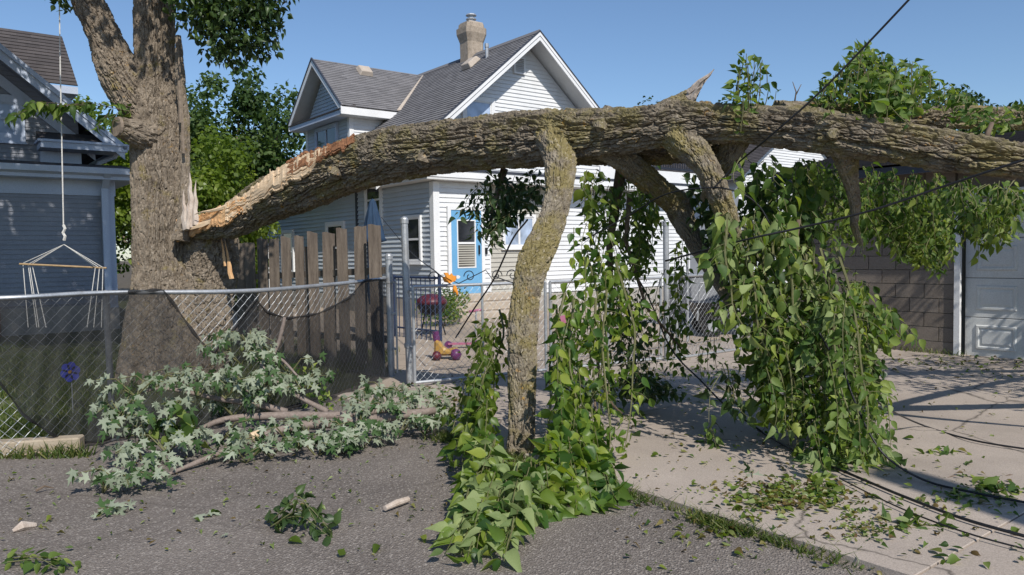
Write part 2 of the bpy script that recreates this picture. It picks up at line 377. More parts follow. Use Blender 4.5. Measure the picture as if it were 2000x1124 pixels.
# ================================================================== LAP SIDING AND OTHER BUILDING PIECES
def clip_x(poly, z):
    xs = []
    n = len(poly)
    for i in range(n):
        (x0, z0), (x1, z1) = poly[i], poly[(i+1) % n]
        if (z0 - z)*(z1 - z) < 0 or z0 == z:
            if z1 == z0: continue
            xs.append(x0 + (z - z0)/(z1 - z0)*(x1 - x0))
    return (min(xs), max(xs)) if len(xs) >= 2 else None
def siding(name, o, a, n, poly, exp, mat, parent, lip=.026):
    """lap siding on the plane through o with direction a and outward normal n; poly in (along, height)"""
    mb = MB(); z0 = min(p[1] for p in poly); z1 = max(p[1] for p in poly); z = z0
    while z < z1 - .01:
        zt = min(z + exp, z1); l = clip_x(poly, z + 1e-4); h = clip_x(poly, zt - 1e-4)
        if l and h:
            A = lambda x, zz, off: o + a*x + Z*zz + n*off
            mb.quad(A(l[0], z, lip), A(l[1], z, lip), A(h[1], zt, .002), A(h[0], zt, .002))
            mb.quad(A(l[0], z, -.004), A(l[1], z, -.004), A(l[1], z, lip), A(l[0], z, lip))
        z = zt
    return obj(name, mb, mat, parent, 'stuff')
def window(o, a, n, x0, x1, z0, z1, parent, trim, glass='glass', fr=.09, rail=True, double=False):
    """frame > pane, rail, sill on a wall"""
    mb = MB(); o = o + n*(.014 if abs(n.dot(U)) > .9 else 0); A = lambda x, z, off: o + a*x + Z*z + n*off
    def bar(p0, p1, q0, q1, t0, t1): mb.obox(A(p0, q0, t0), a*(p1-p0), n*(t1-t0), Z*(q1-q0))
    bar(x0-fr, x0, z0-fr, z1+fr, .0, .072); bar(x1, x1+fr, z0-fr, z1+fr, .0, .072)
    bar(x0, x1, z1, z1+fr, .0, .069); bar(x0, x1, z0-fr, z0, .0, .069)
    w = obj('window', mb, trim, parent)
    g = MB(); g.obox(A(x0, z0, .028), a*(x1-x0), n*.006, Z*(z1-z0)); obj('pane', g, M[glass], w)
    r = MB(); e = .035
    for p0, p1, q0, q1 in ((x0, x0+e, z0, z1), (x1-e, x1, z0, z1), (x0+e, x1-e, z1-e, z1), (x0+e, x1-e, z0, z0+e)):
        r.obox(A(p0, q0, .036), a*(p1-p0), n*.014, Z*(q1-q0))
    if rail: zm = (z0+z1)/2; r.obox(A(x0+e, zm-.025, .036), a*(x1-x0-2*e), n*.02, Z*.05)
    if double: xm = (x0+x1)/2; r.obox(A(xm-.03, z0+e, .036), a*.06, n*.02, Z*(z1-z0-2*e))
    obj('sash', r, trim, w)
    s = MB(); s.obox(A(x0-fr-.03, z0-fr-.03, 0), a*(x1-x0+2*fr+.06), n*.09, Z*.03); obj('sill', s, trim, w)
    return w
def shingle_roof(name, corners, mat, parent, exp=.145, thick=.022):
    """corners: eave a, eave b, top b, top a. Courses of stepped shingles with uv in metres"""
    a, b, c, d = map(Vector, corners); n = (b-a).cross(d-a).normalized()
    if n.z < 0: n = -n
    L = max((d-a).length, (c-b).length); k = max(1, int(L/exp)); mb = MB(); uv = []
    du = (b-a).normalized(); dv = n.cross(du)
    for i in range(k):
        f0, f1 = i/k, (i+1)/k
        p, q, r, s = a.lerp(d, f0), b.lerp(c, f0), b.lerp(c, f1), a.lerp(d, f1)
        mb.quad(p+n*thick, q+n*thick, r+n*.004, s+n*.004); uv += [p, q, r, s]
        mb.quad(p-n*.004, q-n*.004, q+n*thick, p+n*thick); uv += [p, q, q, p]
    o = obj(name, mb, mat, parent); me = o.data; l = me.uv_layers.new(name='UVMap')
    for i, p in enumerate(uv): l.data[i].uv = ((p-a).dot(du)+50, (p-a).dot(dv)*k*exp/L+50)
    return o

# ================================================================== THE WHITE HOUSE
O = Vector((.70, 23, 0)); Uh, Vh = U, Vv
def W(s, t, z): return O + Uh*s + Vh*t + Z*z
SL, ST = -4.94, .835
wh = thing('house', 'white sided two storey house with grey shingle roof, dormer and blue storm door', 'house', W(0, 3, 0))
def zr(s): return 7.98 - ST*abs(s)
# solid body
mb = MB(); mb.prism([W(SL, .36, 0), W(-SL, .36, 0), W(-SL, .36, zr(SL)-.12), W(0, .36, 7.86), W(SL, .36, zr(SL)-.12)], Vh*9.0); obj('wall', mb, M['siding_white'], wh)
mb = MB(); mb.prism([W(SL, -2.24, 0), W(-3.34, -2.24, 0), W(-3.34, -2.24, 3.3), W(SL, -2.24, 3.3)], Vh*2.6); obj('porch_wall', mb, M['siding_white'], wh)
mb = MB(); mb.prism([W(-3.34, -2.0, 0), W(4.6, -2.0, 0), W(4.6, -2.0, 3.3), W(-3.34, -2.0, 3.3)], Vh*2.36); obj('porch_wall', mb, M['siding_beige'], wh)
# siding
siding('siding', O + Vh*.345, Uh, -Vh, [(SL, 3.2), (-SL, 3.2), (-SL, zr(SL)-.2), (0, 7.76), (SL, zr(SL)-.2)], .115, M['siding_white'], wh)
siding('siding', O + Vh*-2.255, Uh, -Vh, [(SL, .5), (-3.34, .5), (-3.34, 3.3), (SL, 3.3)], .115, M['siding_white'], wh)
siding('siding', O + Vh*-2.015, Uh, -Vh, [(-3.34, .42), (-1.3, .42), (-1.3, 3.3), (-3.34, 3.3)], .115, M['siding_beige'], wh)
siding('siding', O + Vh*-2.015, Uh, -Vh, [(-1.3, .5), (4.6, .5), (4.6, 3.3), (-1.3, 3.3)], .115, M['siding_white'], wh)
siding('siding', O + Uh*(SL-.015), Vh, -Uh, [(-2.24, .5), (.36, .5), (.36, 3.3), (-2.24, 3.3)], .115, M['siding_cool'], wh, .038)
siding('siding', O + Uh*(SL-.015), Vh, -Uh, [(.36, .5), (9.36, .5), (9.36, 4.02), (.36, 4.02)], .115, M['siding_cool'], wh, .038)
# foundation
mb = MB()
mb.obox(W(SL-.03, -2.27, 0), Uh*1.65, Vh*.05, Z*.5); mb.obox(W(-3.3, -2.04, 0), Uh*7.95, Vh*.05, Z*.44); mb.obox(W(SL-.04, -2.27, 0), Uh*.05, Vh*11.65, Z*.47)
obj('foundation', mb, M['found'], wh)
# corner boards
def board(s, t, z0, z1, mat='trim_white', wu=.12, wv=.12):
    mb = MB(); mb.obox(W(s-wu/2, t-wv/2, z0), Uh*wu, Vh*wv, Z*(z1-z0)); return obj('corner_board', mb, M[mat], wh)
board(SL+.03, -2.22, .48, 3.28, wu=.17, wv=.17); board(-3.36, -2.2, .48, 3.28, wv=.1); board(SL, -.72, .5, 3.28, 'siding_cool', .06, .07)
board(SL-.01, 1.66, .5, 3.9, 'trim_dark', .09, .12); board(SL, 8.35, .5, 3.9, 'trim_white', .06, .10); board(4.58, -2.0, .48, 3.3)
# porch roof, its fascia
mb = MB(); mb.obox(W(SL-.38, -2.58, 3.3), Uh*10.3, Vh*2.95, Z*.06); obj('porch_soffit', mb, M['soffit'], wh)
mb = MB(); mb.obox(W(SL-.40, -2.60, 3.36), Uh*10.34, Vh*.03, Z*.16); mb.obox(W(SL-.41, -2.57, 3.36), Uh*.03, Vh*2.9, Z*.16); obj('porch_fascia', mb, M['trim_white'], wh)
mb = MB(); mb.obox(W(SL-.43, -2.63, 3.525), Uh*10.4, Vh*3.0, Z*.05); obj('porch_roof', mb, M['trim_dark'], wh)
mb = MB(); mb.obox(W(.3, -2.5, 3.58), Uh*4.3, Vh*.04, Z*.34); mb.obox(W(4.56, -2.46, 3.58), Uh*.04, Vh*2.8, Z*.34); obj('deck_fascia', mb, M['trim_white'], wh)
# deck railing
mb = MB(); mb.obox(W(.3, -2.46, 4.62), Uh*4.3, Vh*.05, Z*.06); mb.obox(W(.3, -2.46, 3.98), Uh*4.3, Vh*.05, Z*.06); rl = obj('deck_railing', mb, M['iron'], wh)
bal = MB(); bal.obox(W(0, -2.445, 4.04), Uh*.025, Vh*.025, Z*.58); bm_ = bal.mesh('baluster', M['iron'])
for k in range(40):
    o = link('baluster', bm_, rl); o.location = Uh*(.38 + k*.108)
# main roof
ov = .36
for sg in (-1, 1):
    e = 5.45*sg
    cs = [W(e, -ov, zr(e)), W(e, 9.36+ov, zr(e)), W(0, 9.36+ov, zr(0)), W(0, -ov, zr(0))]
    shingle_roof('roof', [c + Z*.05 for c in cs], M['shingle_grey'], wh)
    mb = MB(); mb.prism([W(0, -ov+.03, zr(0)-.02), W(e, -ov+.03, zr(e)-.02), W(e, -ov+.03, zr(e)-.09), W(0, -ov+.03, zr(0)-.09)], Vh*(9.36+2*ov-.06)); obj('roof_soffit', mb, M['soffit'], wh)
    for tt in (-ov-.02, 9.36+ov-.01):
        mb = MB(); mb.prism([W(0, tt, zr(0)+.02), W(e, tt, zr(e)+.02), W(e, tt, zr(e)-.22), W(0, tt, zr(0)-.22)], Vh*.035); obj('rake_board', mb, M['trim_white'], wh)
    mb = MB(); mb.prism([W(0, -ov-.035, zr(0)+.075), W(e, -ov-.035, zr(e)+.075), W(e, -ov-.035, zr(e)+.03), W(0, -ov-.035, zr(0)+.03)], Vh*.05); obj('drip_edge', mb, M['trim_dark'], wh)
    mb = MB(); mb.prism([W(0, -ov-.028, zr(0)-.085), W(e, -ov-.028, zr(e)-.085), W(e, -ov-.028, zr(e)-.10), W(0, -ov-.028, zr(0)-.10)], Vh*.012); obj('rake_groove', mb, M['trim_dark'], wh)
    mb = MB(); mb.obox(W(e-.02*sg, -ov, zr(e)-.12), Uh*(-.03*sg), Vh*(9.36+2*ov), Z*.16); obj('fascia', mb, M['trim_white'], wh)
mb = MB(); mb.prism([W(-.16, -ov, zr(.16)+.085), W(0, -ov, zr(0)+.10), W(.16, -ov, zr(.16)+.085), W(0, -ov, zr(0)+.07)], Vh*(9.36+2*ov)); obj('ridge_cap', mb, M['shingle_grey'], wh)
# gable: vent, lamp, window
A0 = O + Vh*.345
mb = MB(); mb.obox(W(-.47, .26, 6.88), Uh*.05, Vh*.08, Z*.5); mb.obox(W(-.09, .26, 6.88), Uh*.05, Vh*.08, Z*.5); mb.obox(W(-.42, .26, 7.33), Uh*.33, Vh*.08, Z*.05); mb.obox(W(-.42, .26, 6.88), Uh*.33, Vh*.08, Z*.05)
gv = obj('gable_vent', mb, M['trim_white'], wh)
for k in range(7):
    mb = MB(); z = 6.95 + k*.055; mb.prism([W(-.42, .33, z+.035), W(-.42, .27, z), W(-.42, .27, z+.012), W(-.42, .33, z+.047)], Uh*.33); obj('slat', mb, M['trim_white'], gv)
mb = MB(); mb.tube([W(-.27, .33, 7.52), W(-.27, .15, 7.55)], .035, 8); mb.tube([W(-.27, .18, 7.55), W(-.22, .08, 7.45)], [.05, .07], 8); mb.tube([W(-.30, .16, 7.58), W(-.36, .06, 7.68)], [.05, .08], 8); obj('flood_light', mb, M['iron'], wh)
window(A0, Uh, -Vh, -2.2, -1.32, 4.7, 5.92, wh, M['trim_white'], 'glass_pale', .13)
window(A0, Uh, -Vh, .9, 1.75, 4.7, 5.75, wh, M['trim_white'], 'glass', .1)
# left face windows
B0 = O + Uh*(SL-.015)
def LW(tp0, tp1, z0, z1, g='glass', **k): return window(B0, Vh, -Uh, tp0-2.24, tp1-2.24, z0, z1, wh, M['trim_white'], g, **k)
LW(2.5, 3.25, 2.45, 3.6); LW(4.75, 5.75, 1.15, 2.45, fr=.11); LW(8.4, 9.25, 1.1, 2.35); LW(.55, 1.2, 1.42, 2.46, fr=.07)
# porch front: storm door, window, step light
C0 = O + Vh*-2.255
mb = MB(); A = lambda x, z, off: C0 + Uh*x + Z*z - Vh*(off + .028)
d0, d1, zb, zt = -4.53, -3.64, .60, 2.62
for p0, p1, q0, q1 in ((d0-.09, d0, zb, zt+.09), (d1, d1+.09, zb, zt+.09), (d0, d1, zt, zt+.09)): mb.obox(A(p0, q0, 0), Uh*(p1-p0), -Vh*.06, Z*(q1-q0))
obj('door_frame', mb, M['trim_white'], wh)
mb = MB(); q = .17
for p0, p1, q0, q1 in ((d0, d0+q, zb, zt), (d1-q, d1, zb, zt), (d0+q, d1-q, zt-.23, zt), (d0+q, d1-q, zb, zb+.62)): mb.obox(A(p0, q0, .008), Uh*(p1-p0), -Vh*.035, Z*(q1-q0))
dr = obj('storm_door', mb, M['door_blue'], wh)
mb = MB(); mb.obox(A(d0+q, zb+.62, .012), Uh*(d1-d0-2*q), -Vh*.01, Z*.60); obj('pane', mb, M['glass_blind'], dr)
mb = MB(); mb.obox(A(d0+q, zb+1.24, .012), Uh*(d1-d0-2*q), -Vh*.01, Z*(zt-.23-zb-1.24)); obj('pane', mb, M['glass'], dr)
mb = MB(); x0, x1 = d0+q, d1-q
for p0, p1, q0, q1 in ((x0, x0+.03, zb+.62, zt-.23), (x1-.03, x1, zb+.62, zt-.23), (x0+.03, x1-.03, zb+.62, zb+.65), (x0+.03, x1-.03, zt-.26, zt-.23), (x0+.03, x1-.03, zb+1.2, zb+1.25)): mb.obox(A(p0, q0, .022), Uh*(p1-p0), -Vh*.03, Z*(q1-q0))
obj('door_sash', mb, M['trim_white'], dr)
mb = MB()
for k in range(9): mb.obox(A(x0+.03, zb+.69+k*.057, .023), Uh*(x1-x0-.06), -Vh*.004, Z*.028)
obj('blind', mb, M['siding_beige'], dr)
mb = MB(); mb.obox(A(d1-.10, zb+.95, .043), Uh*.03, -Vh*.05, Z*.22); obj('handle', mb, M['black'], dr)
mb = MB(); mb.obox(A(d1+.13, zb+.95, .0), Uh*.06, -Vh*.04, Z*.16); obj('mailbox', mb, M['black'], wh)
C1 = O + Vh*-2.015
window(C1, Uh, -Vh, -2.72, -1.75, 1.75, 2.5, wh, M['trim_white'], 'glass_pale', .07, False, True)
# stoop
for k, (dz0, dep) in enumerate(((.0, .95), (.2, .62), (.4, .32))):
    mb = MB(); mb.obox(W(-4.9, -2.275-dep, dz0), Uh*2.0, Vh*dep, Z*.2); obj('step', mb, M['concrete_step'], wh, bevel=.02)
# dormer
td = 5.93; hw = 1.62; ze = 5.95; zp = 7.86; SD = -3.8
def D(s, t, z): return W(s, td+t, z)
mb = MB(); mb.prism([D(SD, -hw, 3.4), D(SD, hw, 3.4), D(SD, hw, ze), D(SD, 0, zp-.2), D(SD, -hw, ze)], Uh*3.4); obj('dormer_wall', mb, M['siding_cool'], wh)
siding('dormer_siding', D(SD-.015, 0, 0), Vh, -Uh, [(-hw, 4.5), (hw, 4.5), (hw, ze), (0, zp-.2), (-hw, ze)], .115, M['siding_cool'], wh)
siding('dormer_siding', D(0, -hw-.015, 0), Uh, -Vh, [(SD, 4.5), (SD+2.4, 4.5), (SD+2.4, ze), (SD, ze)], .115, M['siding_white'], wh)
mb = MB(); mb.obox(D(SD-.05, -hw-.05, 4.5), Uh*.14, Vh*.14, Z*(ze-4.5)); obj('corner_board', mb, M['trim_white'], wh)
mb = MB(); mb.obox(D(SD-.05, hw-.09, 4.5), Uh*.14, Vh*.14, Z*(ze-4.5)); obj('corner_board', mb, M['trim_white'], wh)
window(D(SD-.015, 0, 0), Vh, -Uh, -.75, .72, 4.75, 5.72, wh, M['left_trim'], 'glass', .1, False, True)
so_ = SD-.5; ho = 2.03; 
for sg in (-1, 1):
    zz = zp - .885*ho
    cs = [D(so_, sg*ho, zz), D(-2.2, sg*ho, zz), D(0, 0, zp), D(so_, 0, zp)]
    shingle_roof('dormer_roof', [c + Z*.06 for c in cs], M['shingle_grey'], wh)
    mb = MB(); mb.prism([D(so_+.04, 0, zp-.03), D(so_+.04, sg*ho, zz-.03), D(so_+.04, sg*ho, zz-.1), D(so_+.04, 0, zp-.1)], Uh*2.0); obj('dormer_soffit', mb, M['soffit'], wh)
    mb = MB(); mb.prism([D(so_, 0, zp+.03), D(so_, sg*ho, zz+.03), D(so_, sg*ho, zz-.16), D(so_, 0, zp-.16)], Uh*.035); obj('rake_board', mb, M['trim_white'], wh)
    mb = MB(); mb.prism([D(so_-.02, 0, zp+.10), D(so_-.02, sg*ho, zz+.10), D(so_-.02, sg*ho, zz+.04), D(so_-.02, 0, zp+.04)], Uh*.05); obj('drip_edge', mb, M['trim_dark'], wh)
    mb = MB(); mb.obox(D(so_, sg*ho-.02, zz-.20), Uh*2.1, Vh*.04, Z*.22); obj('dormer_fascia', mb, M['trim_white'], wh)
    mb = MB(); mb.obox(D(so_+.02, sg*ho, zz-.215), Uh*1.9, Vh*(-sg*(ho-hw)), Z*.02); obj('dormer_soffit', mb, M['soffit'], wh)
zz = zp - .885*ho
mb = MB(); mb.obox(D(so_+.02, -ho+.02, zz-.212), Uh*.5, Vh*(2*ho-.04), Z*.15); obj('pent_box', mb, M['left_trim'], wh)
mb = MB(); mb.prism([D(so_-.01, -ho, zz-.06), D(so_-.01, -ho, zz-.02), D(SD, -ho, zz+.14), D(SD, -ho, zz-.06)], Vh*2*ho); obj('pent_roof', mb, M['shingle_dark'], wh)
# valley flashing
mb = MB(); mb.prism([D(-.1, 0, zp+.10), D(-2.36, -ho, zz+.09), D(-2.2, -ho-.03, zz+.10), D(.02, -.06, zp+.11)], Z*.02); obj('flashing', mb, M['cap'], wh)
# chimney
ch = MB()
cp = W(.05, 3.15, 0); prof = [(6.6, .32), (8.0, .31), (8.45, .315), (8.72, .40), (8.90, .405), (8.92, .35), (9.05, .335)]
n0 = 0
for z, r in prof:
    c8 = r*.30
    for dx, dy in ((r, -r+c8), (r, r-c8), (r-c8, r), (-r+c8, r), (-r, r-c8), (-r, -r+c8), (-r+c8, -r), (r-c8, -r)): ch.v.append(tuple(cp + Uh*dx + Vh*dy + Z*z))
for i in range(len(prof)-1):
    for j in range(8): a, b = i*8+j, i*8+(j+1) % 8; ch.f.append((a, b, b+8, a+8))
ch.f.append(tuple(range((len(prof)-1)*8, len(prof)*8)))
cho = obj('chimney', ch, M['stucco'], wh)
mb = MB(); mb.cbox(cp + Z*9.075, .54, .54, .07, math.atan2(U.y, U.x)); obj('chimney_cap', mb, M['cap'], cho)
mb = MB(); mb.lathe(cp + Z*9.10, [(.11, 0), (.11, .12), (.17, .12), (.17, .15), (.10, .17), (.10, .24), (.18, .25), (.16, .29), (.02, .32)], 14); obj('flue_cap', mb, M['galv'], cho)
mb = MB(); p = W(-.55, 1.5, zr(.55)); mb.tube([p - Z*.1, p + Z*.42], .05, 10); mb.tube([p + Z*.36, p + Z*.47], .065, 10); obj('vent_pipe', mb, M['galv'], wh)
def roofbox(c, sx, sy, h, nrm, al, name='roof_vent'):
    mb = MB(); q = nrm.cross(al); mb.hexa([c-al*sx-q*sy, c+al*sx-q*sy, c+al*sx+q*sy, c-al*sx+q*sy, c-al*sx*.8-q*sy*.8+nrm*h, c+al*sx*.8-q*sy*.8+nrm*h, c+al*sx*.8+q*sy*.8+nrm*h, c-al*sx*.8+q*sy*.8+nrm*h]); obj(name, mb, M['cap'], wh, bevel=.02)
nl = (Z*1 - Uh*ST).normalized(); nd = (Z - Vh*.885).normalized()
roofbox(W(-.75, 2.05, zr(.75)+.07), .26, .26, .17, nl, Vh)
roofbox(D(-2.6, -.33, zp-.30+.07), .25, .22, .17, nd, Uh)
mb = MB(); mb.tube([W(SL-.06, 8.3, .5), W(SL-.06, 8.3, 3.5)], .035, 8); obj('downspout', mb, M['trim_white'], wh)

# ================================================================== THE BLUE GREY HOUSE ON THE LEFT
OL = Vector((-8.78, 17.0, 0)); 
def L(s, t, z): return OL + U*s + Vv*t + Z*z
lh = thing('house', 'shaded blue grey clapboard house with pale trim and a gabled upper storey', 'house', L(-3, 3, 0))
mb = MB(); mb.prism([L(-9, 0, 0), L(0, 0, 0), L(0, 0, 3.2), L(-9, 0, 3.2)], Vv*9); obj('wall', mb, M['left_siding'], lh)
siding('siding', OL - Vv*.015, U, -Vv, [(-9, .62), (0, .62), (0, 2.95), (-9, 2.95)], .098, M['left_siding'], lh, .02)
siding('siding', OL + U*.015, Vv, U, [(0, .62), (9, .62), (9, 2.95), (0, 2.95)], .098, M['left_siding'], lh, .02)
mb = MB(); mb.obox(L(-9, -.05, 0), U*9.05, Vv*.04, Z*.58); obj('foundation', mb, M['found'], lh)
mb = MB(); mb.obox(L(-3.15, -.12, 0), U*1.0, Vv*.06, Z*.62); obj('brick_panel', mb, M['brick_dark'], lh)
for s in (-2.95, -2.72, -2.45): 
    mb = MB(); mb.obox(L(s, -.16, .05), U*.07, Vv*.04, Z*.56); obj('cellar_bar', mb, M['left_trim'], lh)
mb = MB(); mb.obox(L(-.13, -.06, .5), U*.16, Vv*.20, Z*2.6); obj('corner_board', mb, M['left_trim'], lh)
mb = MB(); mb.obox(L(-9, -.05, 2.95), U*9.06, Vv*.05, Z*.32); obj('frieze', mb, M['left_trim'], lh)
mb = MB(); mb.obox(L(-9, -.45, 3.27), U*9.5, Vv*.5, Z*.04); mb.obox(L(.0, -.45, 3.271), U*.45, Vv*6, Z*.038); obj('soffit', mb, M['left_trim'], lh)
mb = MB(); mb.obox(L(-9, -.48, 3.27), U*9.5, Vv*.03, Z*.17); obj('fascia', mb, M['left_trim'], lh)
gb = MB(); gb.prism([L(-9, -.485, 3.34), L(-9, -.62, 3.38), L(-9, -.64, 3.50), L(-9, -.60, 3.50), L(-9, -.485, 3.42)], U*9.5); obj('gutter', gb, M['left_trim'], lh)
mb = MB(); mb.obox(L(-.24, -.20, .6), U*.13, Vv*.10, Z*2.5); mb.hexa([L(-.24, -.20, 3.1), L(-.11, -.20, 3.1), L(-.11, -.10, 3.1), L(-.24, -.10, 3.1), L(-.24, -.60, 3.38), L(-.11, -.60, 3.38), L(-.11, -.50, 3.38), L(-.24, -.50, 3.38)]); obj('downspout', mb, M['left_trim'], lh)
mb = MB(); mb.prism([L(-9, -.52, 3.47), L(.45, -.52, 3.47), L(.45, 1.2, 3.72), L(-9, 1.2, 3.72)], Z*.04); obj('porch_roof', mb, M['shingle_dark'], lh)
# upper gable: wall plane t = 1.2, ridge at s = -3.3
rs, rz_, re, sl_ = -3.35, 7.25, .38, .84
def zu(s): return rz_ - sl_*abs(s-rs)
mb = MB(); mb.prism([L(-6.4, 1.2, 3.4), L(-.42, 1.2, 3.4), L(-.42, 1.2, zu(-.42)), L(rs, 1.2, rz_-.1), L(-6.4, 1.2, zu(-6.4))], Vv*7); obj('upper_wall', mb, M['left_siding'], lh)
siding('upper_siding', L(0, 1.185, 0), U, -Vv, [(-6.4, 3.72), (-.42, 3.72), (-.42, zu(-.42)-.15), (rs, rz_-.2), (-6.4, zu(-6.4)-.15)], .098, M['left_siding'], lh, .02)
for sg in (1, -1):
    se = rs + sg*(re - rs + .02) if sg > 0 else rs - (re-rs)
    cs = [L(se, .55, zu(se)), L(se, 8, zu(se)), L(rs, 8, rz_), L(rs, .55, rz_)]
    shingle_roof('upper_roof', [c + Z*.06 for c in cs], M['shingle_dark'], lh)
    mb = MB(); mb.prism([L(rs, .56, rz_-.02), L(se, .56, zu(se)-.02), L(se, .56, zu(se)-.08), L(rs, .56, rz_-.08)], Vv*.64); obj('upper_soffit', mb, M['left_trim'], lh)
    for k, (a0, a1, tt) in enumerate(((.07, -.06, .50), (-.065, -.27, .53))):
        mb = MB(); mb.prism([L(rs, tt, rz_+a0), L(se, tt, zu(se)+a0), L(se, tt, zu(se)+a1), L(rs, tt, rz_+a1)], Vv*.035); obj('rake_board', mb, M['left_trim'], lh)
    mb = MB(); mb.prism([L(rs, 1.13, rz_-.42), L(se-sg*.5, 1.13, zu(se-sg*.5)-.42), L(se-sg*.5, 1.13, zu(se-sg*.5)-.68), L(rs, 1.13, rz_-.68)], Vv*.04); obj('frieze_rake', mb, M['left_trim'], lh)
zc = zu(re)
mb = MB(); mb.obox(L(-1.25, .5, zc-.12), U*1.7, Vv*.75, Z*.13); obj('cornice_return', mb, M['left_trim'], lh)
mb = MB(); mb.obox(L(-1.3, .46, zc+.012), U*1.75, Vv*.8, Z*.05); obj('cornice_cap', mb, M['left_trim'], lh)
mb = MB(); mb.prism([L(-1.25, .5, zc+.065), L(-1.25, 1.2, zc+.065), L(-1.25, 1.2, zc+.32)], U*1.6); obj('return_roof', mb, M['shingle_dark'], lh)
mb = MB(); mb.obox(L(-1.2, 1.05, zc-.50), U*.8, Vv*.14, Z*.37); obj('frieze_block', mb, M['left_trim'], lh)
mb = MB(); mb.obox(L(-.66, 1.10, 3.7), U*.26, Vv*.1, Z*(zc-.5-3.7)); obj('corner_board', mb, M['left_trim'], lh)
mb = MB(); mb.tube([L(.36, 1.0, zc), L(.30, 1.1, zc-.16), L(.0, 1.3, zc-.30), L(-.08, 1.32, zc-.45), L(-.08, 1.32, 3.55)], .055, 8); obj('downspout', mb, M['left_trim'], lh, smooth=True)
mb = MB(); mb.obox(L(re-.02, .5, zc-.06), U*.13, Vv*7, Z*.11); obj('gutter', mb, M['left_trim'], lh)
window(L(0, 1.185, 0), U, -Vv, -2.95, -1.62, 4.3, 5.0, lh, M['left_trim'], 'glass_pale', .16, True)
# higher roof behind
def hr(x, y, d): return P(x, y, d)
a, b, c, d = L(-9, 2.6, 5.8), L(-.17, 2.6, 5.8), L(-.24, 4.2, 7.35), L(-9, 4.2, 7.35)
shingle_roof('high_roof', [a, b, c, d], M['shingle_dark'], lh)
mb = MB(); mb.obox(L(-9, 2.6, 5.6), U*8.83, Vv*.05, Z*.17); mb.obox(L(-.22, 2.66, 5.6), U*.05, Vv*4, Z*.17); obj('high_fascia', mb, M['left_trim'], lh)
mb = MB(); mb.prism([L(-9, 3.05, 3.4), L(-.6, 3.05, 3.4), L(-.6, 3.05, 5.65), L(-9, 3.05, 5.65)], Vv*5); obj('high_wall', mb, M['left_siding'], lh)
mb = MB(); mb.obox(L(-9, 2.66, 5.59), U*8.76, Vv*.5, Z*.03); obj('high_soffit', mb, M['left_trim'], lh)

# ================================================================== GARAGE
OG = Vector((6.19, 10.7, 0))
def Q(t, n, z): return OG + Vv*t - U*n + Z*z        # t to the left along the front, n outwards
ga = thing('garage', 'brown concrete block garage with white raised panel overhead door', 'garage', Q(0, -2, 0))
mb = MB(); mb.prism([Q(2.3, -.02, 0), Q(.02, -.02, 0), Q(.02, -.02, 2.75), Q(2.3, -.02, 2.75)], U*5.4); obj('wall', mb, M['mortar'], ga)
mb = MB(); mb.prism([Q(.0, -.02, 2.32), Q(-4.9, -.02, 2.32), Q(-4.9, -.02, 2.75), Q(.0, -.02, 2.75)], U*.2); obj('lintel', mb, M['block'], ga)
mb = MB(); mb.prism([Q(-2.7, -.02, 0), Q(-4.9, -.02, 0), Q(-4.9, -.02, 2.3), Q(-2.7, -.02, 2.3)], U*5.4); obj('wall', mb, M['block'], ga)
def blk(w):
    mb = MB(); mb.obox((0, 0, 0), Vv*w, -U*.195, Z*.193)
    me = mb.mesh('block', M['block']); return me
full, half = blk(.396), blk(.193)
for row in range(13):
    t = .015; k = 0; z = .012 + row*.2032
    while t < 2.28:
        h = (k == 0 and row % 2 == 1)
        o = link('block', half if h else full, ga); o.location = o.location + Q(t, -.175, z) + (-U)*(.003*random.random()-.0015)
        t += .2032 if h else .4064; k += 1
mb = MB(); mb.obox(Q(.0, .0, 0), -Vv*.075, -U*.06, Z*2.22); mb.obox(Q(-2.62, .0, 0), -Vv*.075, -U*.06, Z*2.22); mb.obox(Q(0, 0, 2.225), -Vv*2.7, -U*.06, Z*.09); obj('door_trim', mb, M['trim_white'], ga)
for r in range(4):
    z = .03 + r*.545; mb = MB(); mb.obox(Q(-.08, -.16, z), -Vv*2.53, -U*.05, Z*.538); se = obj('door_section', mb, M['paint_garage'], ga, bevel=.006)
    for k in range(4):
        t0 = -.22 - k*.605; w, h = .50, .34; zz0 = z + .10
        def Qp(a, b, n): return Q(t0-a, n, zz0+b)
        mb = MB()
        # raised moulding ring and raised field, standing proud of the section
        def ring(i, o_, n0, n1):
            q = [(i, i), (w-i, i), (w-i, h-i), (i, h-i)]; p = [(o_, o_), (w-o_, o_), (w-o_, h-o_), (o_, h-o_)]
            for e in range(4):
                f = (e+1) % 4; mb.quad(Qp(*p[e], n0), Qp(*p[f], n0), Qp(*q[f], n1), Qp(*q[e], n1))
        ring(.012, 0, -.110, -.094); ring(.035, .012, -.094, -.094); ring(.05, .035, -.094, -.108); ring(.085, .05, -.108, -.098)
        mb.quad(Qp(.085, .085, -.098), Qp(w-.085, .085, -.098), Qp(w-.085, h-.085, -.098), Qp(.085, h-.085, -.098))
        obj('panel', mb, M['paint_garage'], se)
mb = MB(); mb.obox(Q(0, -.08, 0), -Vv*2.66, -U*.03, Z*.025); obj('door_seal', mb, M['black'], ga)
mb = MB(); mb.prism([Q(2.75, .42, 2.70), Q(2.75, -2.7, 3.35), Q(2.75, -5.8, 2.70), Q(2.75, -5.8, 2.62), Q(2.75, -2.7, 3.25), Q(2.75, .42, 2.58)], -Vv*8); obj('roof_deck', mb, M['trim_dark'], ga)
shingle_roof('roof', [Q(2.8, .46, 2.73), Q(-5.3, .46, 2.73), Q(-5.3, -2.7, 3.39), Q(2.8, -2.7, 3.39)], M['shingle_dark'], ga)
